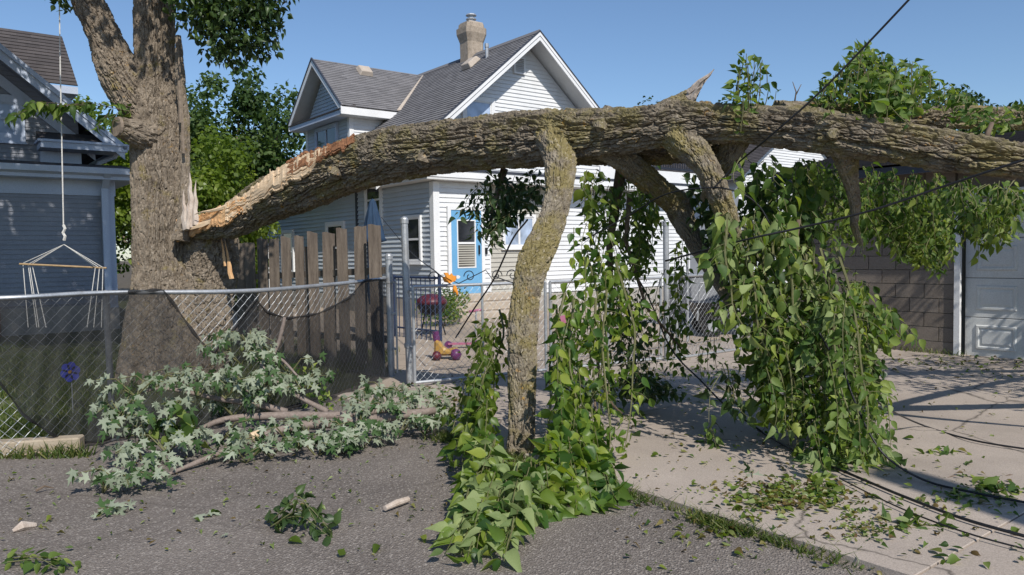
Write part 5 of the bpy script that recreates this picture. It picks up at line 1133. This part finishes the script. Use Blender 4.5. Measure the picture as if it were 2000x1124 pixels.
# ------------------------------------------------------------------ small things dropped on the ground
def sprig(name, label, x0, y0, x1, y1, n, size, mat, cat='sprig', typ='ovate', lift=.10, tw_=3, tone=None):
    t = thing(name, label, cat, G((x0+x1)/2, (y0+y1)/2)); lv = Leaves(); tw = MB()
    for k in range(tw_):
        a, b = G(x0 + RNG.normal(0, 6), y0 + RNG.normal(0, 6)), G(x1 + RNG.normal(0, 14), y1 + RNG.normal(0, 10)); m = a.lerp(b, .5) + Z*lift*RNG.uniform(.6, 1.4)
        spray(lv, tw, [a + Z*.03, m, b + Z*.03], size, max(.012, (b-a).length/n), mat, typ, down=.35, side=.8, twr=.004, face=np.array([.1, -.6, .8]))
    for i in range(len(lv.p)): lv.p[i] = np.array([lv.p[i][0], lv.p[i][1], max(.035, lv.p[i][2])])
    emit(lv, t); obj('twig', tw, M['green_twig'], t); return t
sprig('leafy_sprig', 'dark green leafy sprig lying alone on the asphalt in front', 535, 1035, 640, 1045, 12, .085, 'leaf_dark', lift=.16, tw_=4)
sprig('leafy_sprig', 'small clump of green leaves on the shadowed concrete left of the great leaf fall', 1375, 872, 1408, 882, 7, .08, 'leaf_mid', lift=.16)
sprig('leafy_sprig', 'flat wilted sprig by the bottom left corner of the asphalt', 20, 1105, 130, 1112, 12, .06, 'leaf_mid', lift=.05)
sprig('leafy_sprig', 'flattened green sprig on the sunlit concrete right of the second leaf fall', 1795, 900, 1870, 885, 14, .07, 'leaf_mid', 'sprig', 'narrow', .05)
sprig('leafy_sprig', 'pale green leaf cluster lying flat in the middle of the concrete', 1735, 1035, 1850, 1050, 9, .12, 'leaf_mid', lift=.04)
sprig('leafy_sprig', 'green sprig lying across the long pole shadow on the concrete', 1900, 960, 1990, 985, 12, .10, 'leaf_mid', lift=.05)
sprig('leafy_sprig', 'thin leaf spray lying on the concrete close to the second leaf fall', 1590, 955, 1640, 985, 10, .09, 'leaf_mid', lift=.05)
sprig('leafy_sprig', 'small spray fallen on the concrete between gate and leaf fall', 1215, 830, 1250, 828, 7, .07, 'leaf_lime', lift=.05)
sprig('maple_sprig', 'single silver maple sprig on the asphalt below the maple branch', 195, 1010, 240, 1000, 7, .09, 'leaf_maple', 'sprig', 'maple', .04, 2)
sprig('maple_sprig', 'silver maple leaf pair on the concrete edge', 1470, 928, 1500, 935, 5, .09, 'leaf_maple', 'sprig', 'maple', .04, 2)
a, b = G(752, 1003), G(797, 985); st = MB(); st.tube([a + Z*.03, a.lerp(b, .5) + Z*.035, b + Z*.03], [.016, .022, .019], 10); o = obj('broken_stick', st, M['wood_dead'], None, smooth=False); tag(o, 'short pale broken stick lying on the asphalt', 'stick')
a, b = G(25, 1042), G(70, 1030); st = MB(); st.tube([a + Z*.012, a.lerp(b, .4) + Z*.03, b + Z*.012], [.010, .028, .014], 7); o = obj('bark_chunk', st, M['wood_dead'], None); tag(o, 'torn lump of pale wood lying on the asphalt at far left', 'wood chunk')
for k, (x0, y0, x1, y1) in enumerate(((1945, 945, 1998, 935), (1830, 950, 1890, 935), (1180, 700, 1290, 720), (70, 965, 105, 958))):
    a, b = G(x0, y0), G(x1, y1); st = MB(); st.tube([a + Z*.02, a.lerp(b, .5) + Z*.04, b + Z*.015], [.008, .007, .003], 6); o = obj('fallen_twig', st, M['bark_twig'])
    tag(o, ['thin bare twig on the concrete at the right edge', 'crooked bare twig casting a shadow on the concrete', 'long bare twig lying below the gate', 'bare twig lying near the timber edging'][k], 'twig')
# fallen single leaves
spots = [(1530, 975), (1550, 960), (1565, 982), (1590, 975), (1500, 960), (1470, 980), (1520, 1000), (1560, 1005), (1600, 1000), (1445, 985), (1480, 1005), (1610, 950), (1640, 965), (1575, 945), (1530, 945), (1425, 975), (1720, 1030), (1760, 1050), (1800, 1045), (1850, 1050), (1780, 1035), (1745, 1018), (1830, 1060), (1755, 925), (1890, 915), (1910, 1000), (1930, 980), (1970, 970), (1960, 1000), (1860, 1110), (1840, 1100), (1880, 1095), (1990, 1050), (1985, 1095), (1340, 905), (1370, 920), (1310, 905), (1420, 905), (1450, 1015), (1700, 985), (1655, 930), (1880, 1115), (1240, 835), (1290, 900), (1310, 870), (1350, 965), (1395, 980), (1420, 960), (390, 1010), (400, 1005), (445, 1052), (410, 1008), (735, 1065), (665, 1095), (20, 945), (100, 1015), (110, 1048), (50, 992), (560, 1062), (830, 1050), (925, 905), (880, 915), (1785, 870), (1730, 860), (1870, 895)]
for x, y in spots:
    g = G(x + RNG.normal(0, 4), y + RNG.normal(0, 3)); a = RNG.uniform(0, 6.28); conc = (g - E0).dot(U) > .05
    d = np.array([math.cos(a), math.sin(a), 0]); nn = np.array([RNG.normal(0, .22), RNG.normal(0, .22), 1.]); d = unit(d); x_ = unit(np.cross(d, nn)); n_ = np.cross(x_, d); s = RNG.uniform(.045, .095)
    m = random.choice(['leaf_mid', 'leaf_mid', 'leaf_pale', 'leaf_lime', 'leaf_dry']) if conc else random.choice(['leaf_lime', 'leaf_dry', 'leaf_dry', 'leaf_maple'])
    o = link('fallen_leaf', leaf_mesh(m, 'maple' if m == 'leaf_maple' else 'ovate', random.randrange(3), random.randrange(6))); o.matrix_basis = Matrix(((x_[0]*s, d[0]*s, n_[0]*s, g.x), (x_[1]*s, d[1]*s, n_[1]*s, g.y), (x_[2]*s, d[2]*s, n_[2]*s, .055 if conc else .02), (0, 0, 0, 1)))
    kind_ = {'leaf_mid': 'green', 'leaf_pale': 'pale grey green', 'leaf_lime': 'yellow green', 'leaf_dry': 'browning', 'leaf_maple': 'silver lobed'}[m]
    tag(o, 'loose %s leaf blown flat on the concrete driveway' % kind_ if conc else 'loose %s leaf blown flat on the dark asphalt' % kind_, 'leaf', kind_ + (' leaves on the driveway' if conc else ' leaves on the asphalt'))
LL = Leaves()
def scatter(n, fx, size, mats, zc=.048, za=.012):
    for _ in range(n):
        x, y = fx(); 
        if y < 700: continue
        g = G(x, y); a = RNG.uniform(0, 6.28); conc = (g - E0).dot(U) > .05
        LL.add(np.array([g.x, g.y, (zc if conc else za) + RNG.random()*.012]), np.array([math.cos(a), math.sin(a), RNG.normal(0, .15)]), np.array([RNG.normal(0, .35), RNG.normal(0, .35), 1]), size*(.4+RNG.random()), RNG.random(), random.choice(mats), random.choice(['narrow', 'ovate']))
U_ = RNG.uniform
scatter(420, lambda: (U_(0, 950), 1124-400*math.sqrt(U_(0, .42))*1.0), .032, ['leaf_lime', 'leaf_dry', 'leaf_dry', 'leaf_pale'])
scatter(500, lambda: (RNG.normal(1540, 70), RNG.normal(985, 18)), .05, ['leaf_mid', 'leaf_dry', 'leaf_dry', 'leaf_dry', 'leaf_lime'])
scatter(420, lambda: (U_(1200, 2000), U_(720, 1124)), .04, ['leaf_mid', 'leaf_dry', 'leaf_dry', 'leaf_lime'])
scatter(200, lambda: (U_(1680, 2000), RNG.normal(715, 12)), .06, ['leaf_mid', 'leaf_dry', 'leaf_dry'])
scatter(160, lambda: (RNG.normal(1690, 40), RNG.normal(1050, 15)), .035, ['leaf_mid', 'leaf_dry', 'leaf_dry'])
scatter(160, lambda: (RNG.normal(1890, 70), RNG.normal(985, 18)), .05, ['leaf_mid', 'leaf_mid', 'leaf_dry'])
scatter(300, lambda: (U_(1180, 1460), U_(705, 800)), .05, ['leaf_mid', 'leaf_dry', 'leaf_dark'])
scatter(160, lambda: (RNG.normal(870, 50), RNG.normal(775, 15)), .05, ['leaf_dry', 'leaf_lime'])
scatter(90, lambda: (RNG.normal(1400, 60), RNG.normal(1035, 20)), .05, ['leaf_dry', 'leaf_lime'])
o = emit(LL, tr, 0, rest='leaf_litter'); o.parent = None; o.matrix_parent_inverse = Matrix.Identity(4); o['kind'] = 'stuff'

# grass: lawn behind the fence, and the strip along the driveway edge
def blades(name, pts, h, w=.006, bend=.5):
    p = np.array(pts); n = len(p); a = RNG.uniform(0, 6.28, n); hh = h*(.5+RNG.random(n)); s = np.stack([np.cos(a), np.sin(a), 0*a], 1)*w; l = np.stack([RNG.normal(0, bend, n), RNG.normal(0, bend, n), np.ones(n)], 1)*hh[:, None]; k = np.stack([RNG.normal(0, bend, n), RNG.normal(0, bend, n), np.full(n, .55)], 1)*hh[:, None]
    v = np.stack([p-s, p+s, p+l*.55+s*.7, p+l*.55-s*.7, p+l*.6+k*.8], 1).reshape(-1, 3); b = np.arange(n)*5
    f = np.concatenate([np.stack([b, b+1, b+2], 1), np.stack([b, b+2, b+3], 1), np.stack([b+3, b+2, b+4], 1)])
    r = np.tile(RNG.random(n), 3); o = link(name, fast_mesh(name, v, f, M['grass'], r)); o['kind'] = 'stuff'; return o
pts = []
fx = np.array([(-30, 6.15), (-4.0, 6.14), (-3.4, 6.7), (-2.6, 7.5), (-2.05, 8.6), (-1.8, 9.7)])
while len(pts) < 42000:
    x, y = -9.5 + RNG.random()*7.7, 6.1 + RNG.random()**1.6*8
    if y < np.interp(x, fx[:, 0], fx[:, 1]) + .06: continue
    if vnoise(np.array([[x*1.1, y*1.1, 0]]), 2)[0] < .22 + .06*max(0, y-8): continue
    pts.append((x, y, .02))
blades('grass', pts, .075)
pts = []
for t, wd_, n in ((.55, .10, 200), (.3, .12, 240), (.12, .07, 100), (-.45, .06, 200), (-.64, .05, 130), (-.9, .04, 70), (1.3, .1, 300), (-.12, .03, 40), (-1.15, .04, 60), (2.2, .1, 300), (.85, .1, 200)):
    for _ in range(n):
        tt = t + RNG.normal(0, .085); ss = -.02 - abs(RNG.normal(0, wd_)); g = E0 + Vv*tt + U*ss; pts.append((g.x, g.y, .0))
blades('kerb_grass', pts, .055, .0045, .9)
pts = [(P(x, y, 6.1).x, 5.95 + RNG.random()*.12, .0) for x, y in ((U_(0, 190), 880) for _ in range(260))]
pts += [tuple((w0 + wdir*U_(-.3, 4) + wn*U_(-.1, .3))[:2]) + (.02,) for _ in range(900)]
pts += [tuple(Q(U_(-.2, 2.2), .03 + abs(RNG.normal(0, .05)), .0)[:2]) + (.03,) for _ in range(220)]
blades('weeds', pts, .09, .006, .6)

# ================================================================== TREES BEHIND, SHRUBS
def bgtree(name, label, base, h, crown, mat, nclump, nleaf, size, seed, group=None, trunk=.22):
    rg = np.random.default_rng(seed); base = Vector(base); t = thing(name, label, 'tree', base, group); mb = MB()
    mb.tube([base - Z*.1, base + Z*h*.35, base + Z*h*.7], [trunk, trunk*.8, trunk*.4], 8); cl = []
    for k in range(nclump):
        u = unit(rg.normal(0, 1, 3)); r = rg.random()**.55; c = np.array(base) + np.array([0, 0, crown[3]]) + u*r*np.array(crown[:3])*np.array([1, 1, 1]); cl.append(c)
        if k % 5 == 0: mb.tube([base + Z*h*rg.uniform(.25, .6), Vector(c)], [trunk*.3, trunk*.08], 5)
    obj('trunk', mb, M['bark_trunk'], t, smooth=True); cl = np.array(cl); i = rg.integers(0, nclump, nleaf); cr_ = size*rg.uniform(2.6, 4.2, nclump)
    u = unit(rg.normal(0, 1, (nleaf, 3))); p = cl[i] + u*cr_[i][:, None]*(rg.random(nleaf)**.35)[:, None]; nn = unit(u*.8 + rg.normal(0, .6, (nleaf, 3)) + np.array([0, 0, .35])); d = rg.normal(0, 1, (nleaf, 3)) + np.array([0, 0, -.5]); d = unit(d - nn*(d*nn).sum(1)[:, None]); x = np.cross(d, nn); s = size*rg.uniform(.6, 1.3, nleaf)[:, None]
    v = np.stack([p, p + d*s*.45 + x*s*.34, p + d*s, p + d*s*.45 - x*s*.34], 1).reshape(-1, 3); b = np.arange(nleaf)*4
    link('crown', fast_mesh('crown', v, np.stack([b, b+1, b+2, b+3], 1), M[mat], np.clip(rg.random(nleaf)*.5 + rg.random(nclump)[i]*.5, 0, 1)), t, 'stuff'); return t
def gp(x, d): p = P(x, 500, d); return (p.x, p.y, 0)
bgtree('tree', 'tall dark green tree behind the dormer of the white house', gp(455, 33), 8.5, (4.1, 3.4, 4.0, 5.4), 'leaf_tree', 130, 26000, .22, 3)
bgtree('tree', 'bright yellow green tree right behind the standing trunk', gp(432, 22), 4, (1.25, 1.4, 2.7, 2.5), 'leaf_bright', 60, 10000, .15, 4, trunk=.12)
bgtree('tree', 'sunlit green tree between the left house and the standing trunk', gp(200, 27), 6, (1.9, 1.8, 2.5, 4.6), 'leaf_bright', 60, 9000, .19, 5, trunk=.15)
bgtree('tree', 'dark tree low behind the fence between the two houses', gp(300, 36), 6, (4.4, 2.5, 2.8, 3.2), 'leaf_mid', 80, 14000, .24, 6)
bgtree('tree', 'dark rounded treetop showing above the limb at far right', gp(1890, 46), 8, (3.4, 3, 3.2, 7.2), 'leaf_dark', 70, 10000, .3, 7)
bgtree('tree', 'broad dark tree far behind the garage roof', gp(1640, 52), 8, (6, 3, 3.5, 6.6), 'leaf_mid', 90, 12000, .32, 8)
bgtree('tree', 'dark treetop just above the limb beside the broken branch tip', gp(1415, 50), 8, (2.6, 2, 3, 7.9), 'leaf_dark', 50, 6000, .3, 9)
bgtree('spruce_tree', 'thin dark spruce top rising over the limb', gp(1278, 48), 11, (.55, .5, 3.0, 8.6), 'leaf_dark', 26, 1900, .3, 10, trunk=.1)
bgtree('shrub', 'low leafy shrub growing beside the stoop in the yard', tuple(P(868, 600, 16.6).xy) + (0,), .5, (.5, .4, .35, .45), 'leaf_mid', 26, 1500, .07, 12, trunk=.02)
bgtree('hedge_tree', 'distant green hedge tree seen past the fence pickets', gp(520, 44), 4, (5, 2, 2.6, 2.2), 'leaf_bright', 70, 9000, .28, 13)

# ================================================================== HAMMOCK SWING, YARD THINGS, CABLES
hs = thing('hammock_swing', 'white rope hammock swing with wooden spreader bar hanging from the tree', 'hammock chair', P(125, 470, 9.3))
dS = 9.3; hk = P(125, 478, dS); mb = MB(); mb.tube([P(114, -120, 9.45), P(118, 150, 9.38), P(124, 440, dS)], .008, 6); mb.tube([P(124, 440, dS), P(127, 447, dS), P(123, 455, dS), P(127, 462, dS), P(125, 470, dS)], .018, 6); obj('rope', mb, M['rope'], hs)
mb = MB(); mb.tube([P(38, 516, dS-.05), P(208, 524, dS+.1)], .012, 10); obj('spreader_bar', mb, M['bar_wood'], hs)
for x, y, dd_ in ((46, 514, 0), (58, 515, .02), (64, 515, -.02), (186, 522, .05), (192, 522, .02), (201, 523, .08)):
    mb = MB(); mb.tube([hk, P(x, y, dS+dd_)], .0042, 5); obj('bridle_rope', mb, M['rope'], hs)
for x, y, x2, y2 in ((45, 518, 55, 640), (55, 518, 72, 640), (58, 518, 76, 640), (63, 519, 90, 640), (186, 524, 170, 640), (194, 525, 183, 640), (201, 525, 198, 640)):
    mb = MB(); mb.tube([P(x, y, dS), P(x2, y2, dS-.2)], .0042, 5); obj('net_rope', mb, M['rope'], hs)
# pinwheel flower in the lawn
c = P(137, 727, 7.6); pw = thing('pinwheel', 'blue flower pinwheel standing in the lawn behind the fence', 'pinwheel', (c.x, c.y, 0)); mb = MB(); mb.tube([(c.x, c.y+.02, 0), (c.x, c.y+.02, c.z)], .006, 6); obj('stick', mb, M['galv'], pw)
for k in range(6):
    a = k*math.pi/3 + .3; u = Vector((math.cos(a), 0, math.sin(a))); w = Vector((-math.sin(a), 0, math.cos(a))); mb = MB(); rim = [c + u*(.018 + .085*(.5-.5*math.cos(q*math.pi/5*1))) + w*.042*math.sin(q*math.pi/5)*1.0 for q in range(6)]; rim2 = [c + u*(.018 + .085*(.5-.5*math.cos(q*math.pi/5))) - w*.042*math.sin(q*math.pi/5) for q in range(4, 0, -1)]
    mb.prism(rim+rim2, Vector((0, .008, 0))); obj('petal', mb, M['pinwheel'], pw)
mb = MB(); mb.tube([c - Vector((0, .012, 0)), c + Vector((0, .012, 0))], .016, 10); obj('hub', mb, M['yellow'], pw)
# folded patio umbrella
c = P(731, 540, 14.2); c.z = 0; um = thing('patio_umbrella', 'folded navy blue patio umbrella standing behind the wooden fence', 'umbrella', c); mb = MB(); zt = P(728, 388, 14.2).z
prof = [(0, zt), (.05, zt-.05), (.12, zt-.35), (.19, zt-.72), (.22, zt-.78), (.10, zt-.82), (.10, zt-1.2), (.11, zt-1.7), (.09, zt-1.95)]
for r, z in prof:
    for j in range(22): a = 2*math.pi*j/22; rr = r*(1 + .24*math.cos(a*7+z)); mb.v.append((c.x + rr*math.cos(a), c.y + rr*math.sin(a), z))
for i in range(len(prof)-1):
    for j in range(22): a, b = i*22+j, i*22+(j+1) % 22; mb.f.append((a, b, b+22, a+22))
obj('canopy', mb, M['umbrella'], um, smooth=True); mb = MB(); mb.tube([c, c + Z*(zt-1.9)], .022, 8); obj('pole', mb, M['galv'], um); mb = MB(); mb.lathe(c, [(.26, 0), (.26, .05), (.06, .09), (.04, .22)], 18); obj('base', mb, M['black'], um)
# navy railing by the stoop
nr = thing('yard_railing', 'short navy metal railing in the yard behind the gate', 'railing', P(830, 600, 14.0).xy.to_3d()); a, b = P(770, 543, 14.6), P(858, 541, 13.6); a.z = b.z = 1.14; mb = MB(); mb.tube([a, b], .022, 6); obj('rail', mb, M['navy'], nr); mb = MB(); mb.tube([a - Z*.95, b - Z*.95], .018, 6); obj('rail', mb, M['navy'], nr)
for k in range(11): q = a.lerp(b, k/10); mb = MB(); r_ = .03 if k in (0, 10) else .009; mb.tube([Vector((q.x, q.y, 0)), Vector((q.x, q.y, 1.14 + (.05 if k in (0, 10) else 0)))], r_, 6); obj('post' if k in (0, 10) else 'baluster', mb, M['navy'], nr)
# yard toys
def at0(x, y, d): p = P(x, y, d); p.z = 0; return p
c = at0(843, 600, 14.6); t = thing('fire_pit', 'dark red domed kettle on a black stand behind the gate', 'grill', c)
mb = MB(); mb.lathe(c + Z*.62, [(.05, -.22), (.22, -.16), (.29, -.02), (.30, 0)], 18); obj('bowl', mb, M['black'], t, smooth=True); mb = MB(); mb.lathe(c + Z*.62, [(.305, 0), (.29, .07), (.22, .14), (.1, .185), (.01, .195)], 18); obj('lid', mb, M['red_dark'], t, smooth=True)
for k in range(3): a = k*2.09+.5; mb = MB(); mb.tube([c + Z*.5 + Vector((math.cos(a)*.14, math.sin(a)*.14, 0)), c + Vector((math.cos(a)*.28, math.sin(a)*.28, 0))], .014, 6); obj('leg', mb, M['black'], t)
c = at0(872, 680, 11.3); t = thing('toy', 'yellow plastic ride on toy with purple ball wheels in the yard', 'toy', c)
mb = MB(); mb.prism([c + Vector((x, -.11, z)) for x, z in ((-.18, .07), (.14, .07), (.19, .14), (.13, .2), (.06, .16), (-.02, .17), (-.1, .3), (-.17, .3))], (0, .2, 0)); obj('body', mb, M['yellow'], t, bevel=.03)
for x, r_, m_ in ((.15, .085, 'purple'), (-.13, .07, 'red_dark')):
    mb = MB(); q = c + Vector((x, -.16, r_+.01)); mb.lathe(q - Z*r_, [(.01, 0), (r_*.7, r_*.25), (r_, r_), (r_*.7, r_*1.75), (.01, 2*r_)], 14); obj('wheel', mb, M[m_], t, smooth=True)
mb = MB(); mb.tube([c + Vector((-.14, 0, .28)), c + Vector((-.16, 0, .42))], .05, 8); obj('head', mb, M['purple'], t)
c = at0(925, 650, 12.6); t = thing('scooter', 'small pink and blue kick scooter leaning in the yard', 'scooter', c)
mb = MB(); mb.tube([c + Vector((.02, 0, .08)), c + Vector((.05, 0, .62))], .016, 8); obj('steering_tube', mb, M['galv'], t); mb = MB(); mb.tube([c + Vector((-.05, -.12, .62)), c + Vector((.12, .1, .63))], .022, 8); obj('handlebar', mb, M['pink'], t); mb = MB(); mb.obox(c + Vector((-.42, -.05, .07)), (.42, 0, 0), (0, .10, 0), (0, 0, .03)); obj('deck', mb, M['pink'], t)
for x in (-.42, .04): mb = MB(); mb.tube([c + Vector((x, -.02, .065)), c + Vector((x, .02, .065))], .065, 14); obj('wheel', mb, M['purple'], t)
# grey cabinet and a black cart at the back of the yard
c = P(1352, 600, 15.4); c.z = 0; t = thing('storage_cabinet', 'low grey storage cabinet against the white house wall', 'cabinet', c); mb = MB(); mb.obox(c, U*1.15, Vv*.7, Z*1.02); obj('body', mb, M['grey_shed'], t, bevel=.02); mb = MB(); mb.obox(c - U*.03 - Vv*.04 + Z*1.025, U*1.21, Vv*.78, Z*.06); obj('lid', mb, M['grey_shed'], t, bevel=.02)
c = P(1392, 610, 14.0); c.z = 0; t = thing('garden_cart', 'black two wheeled cart with a tubular handle beside the grey cabinet', 'cart', c)
mb = MB(); mb.hexa([c + Vector(p) for p in ((-.25, -.25, .25), (.35, -.25, .25), (.35, .25, .25), (-.25, .25, .25), (-.4, -.33, .62), (.45, -.33, .62), (.45, .33, .62), (-.4, .33, .62))]); obj('tub', mb, M['black'], t)
for y in (-.36, .36): mb = MB(); mb.tube([c + Vector((-.1, y-.03, .2)), c + Vector((-.1, y+.03, .2))], .2, 18); wl = obj('wheel', mb, M['black'], t); mb = MB(); mb.tube([c + Vector((-.1, y-.04, .2)), c + Vector((-.1, y+.04, .2))], .09, 12); obj('rim', mb, M['galv'], wl)
mb = MB(); mb.tube([c + Vector(p) for p in ((.3, -.25, .3), (.35, -.28, .95), (-.3, -.28, .98), (-.35, -.28, .3))], .02, 8); obj('handle', mb, M['galv'], t)
# pink tag among leaves
mb = MB(); c = P(1097, 634, 5.65); mb.obox(c, (.035, 0, .01), (0, .004, 0), (-.012, 0, .06)); o = obj('marker_ribbon', mb, M['pink']); tag(o, 'small pink ribbon caught in the leaves right of the prop branch', 'ribbon')

# cables
def cable(label, rows, r, mat='black', ground=False):
    q = []
    for row in rows:
        x, y, d = row; q.append(tuple(G(x, y, .06) if d == 0 else P(x, y, d)))
    s, _ = cr(np.array(q), 70); mb = MB(); mb.tube([Vector(a) for a in s], r, 6); o = obj('power_cable', mb, M[mat], None, smooth=True); tag(o, label, 'cable'); return o
cable('black overhead cable slanting down across the sky onto the fallen limb', [(1850, -85, 4.6), (1775, 0, 4.75), (1610, 172, 5.1), (1500, 270, 5.4), (1440, 320, 5.75), (1392, 370, 5.85)], .0075)
cable('black cable crossing in front of the garage towards the right edge', [(2080, 290, 4.4), (2000, 313, 4.5), (1850, 362, 4.8), (1700, 412, 5.1), (1560, 446, 5.4), (1450, 470, 5.6), (1300, 510, 6.2)], .0075)
cable('black looped cable hanging from the branches over the leaf fall', [(1140, 470, 6.6), (1230, 420, 6.4), (1300, 380, 6.1), (1385, 367, 5.8), (1440, 375, 5.7), (1480, 400, 5.7), (1505, 440, 5.7)], .006)
cable('thick black cable lying on the concrete to the right edge', [(1480, 840, 0), (1560, 885, 0), (1650, 922, 0), (1760, 968, 0), (1880, 1013, 0), (2010, 1050, 0)], .0095)
cable('black cable curving down out of the leaves onto the concrete', [(1640, 690, 5.4), (1660, 760, 5.3), (1700, 850, 5.05), (1740, 900, 4.95), (1810, 940, 0), (1900, 962, 0), (2020, 985, 0)], .008)
cable('long black cable falling from the leaves and trailing over the driveway', [(1600, 650, 5.5), (1650, 730, 5.5), (1720, 790, 5.6), (1800, 830, 0), (1900, 860, 0), (2020, 880, 0)], .007)
cable('thin black wire lying over the litter on the concrete', [(1640, 935, 0), (1720, 975, 0), (1800, 1010, 0), (1900, 1045, 0), (2010, 1075, 0)], .005)
cable('black cable stretching from the gate to the foot of the second leaf fall', [(1150, 390, 7.4), (1258, 565, 7.6), (1310, 680, 7.2), (1370, 745, 6.6), (1420, 795, 6.3), (1490, 845, 0)], .008)
cable('thin wire running from the house wall down to the gate', [(745, 425, 19.0), (800, 490, 14), (850, 530, 11), (885, 560, 9.4)], .008)
cable('black wire leaning from the window down into the yard', [(1030, 430, 7.0), (1000, 470, 7.6), (965, 545, 8.3), (925, 605, 8.8), (890, 660, 9.2)], .009)
cable('short dark wire sagging along the top of the gate', [(965, 540, 8.9), (1000, 552, 8.9), (1040, 560, 8.8)], .007)
# utility pole outside the picture on the right: only its shadow reaches the driveway
tip = G(1745, 937); H_ = 7.0; bp = tip + Vector((SUNV.x, SUNV.y, 0))*(H_/SUNV.z); up_ = thing('utility_pole', 'wooden utility pole whose long shadow falls on the concrete', 'pole', (bp.x, bp.y, 0)); mb = MB(); mb.tube([(bp.x, bp.y, -.1), (bp.x, bp.y, H_)], [.22, .19], 14); obj('shaft', mb, M['wood_grey'], up_, smooth=True)
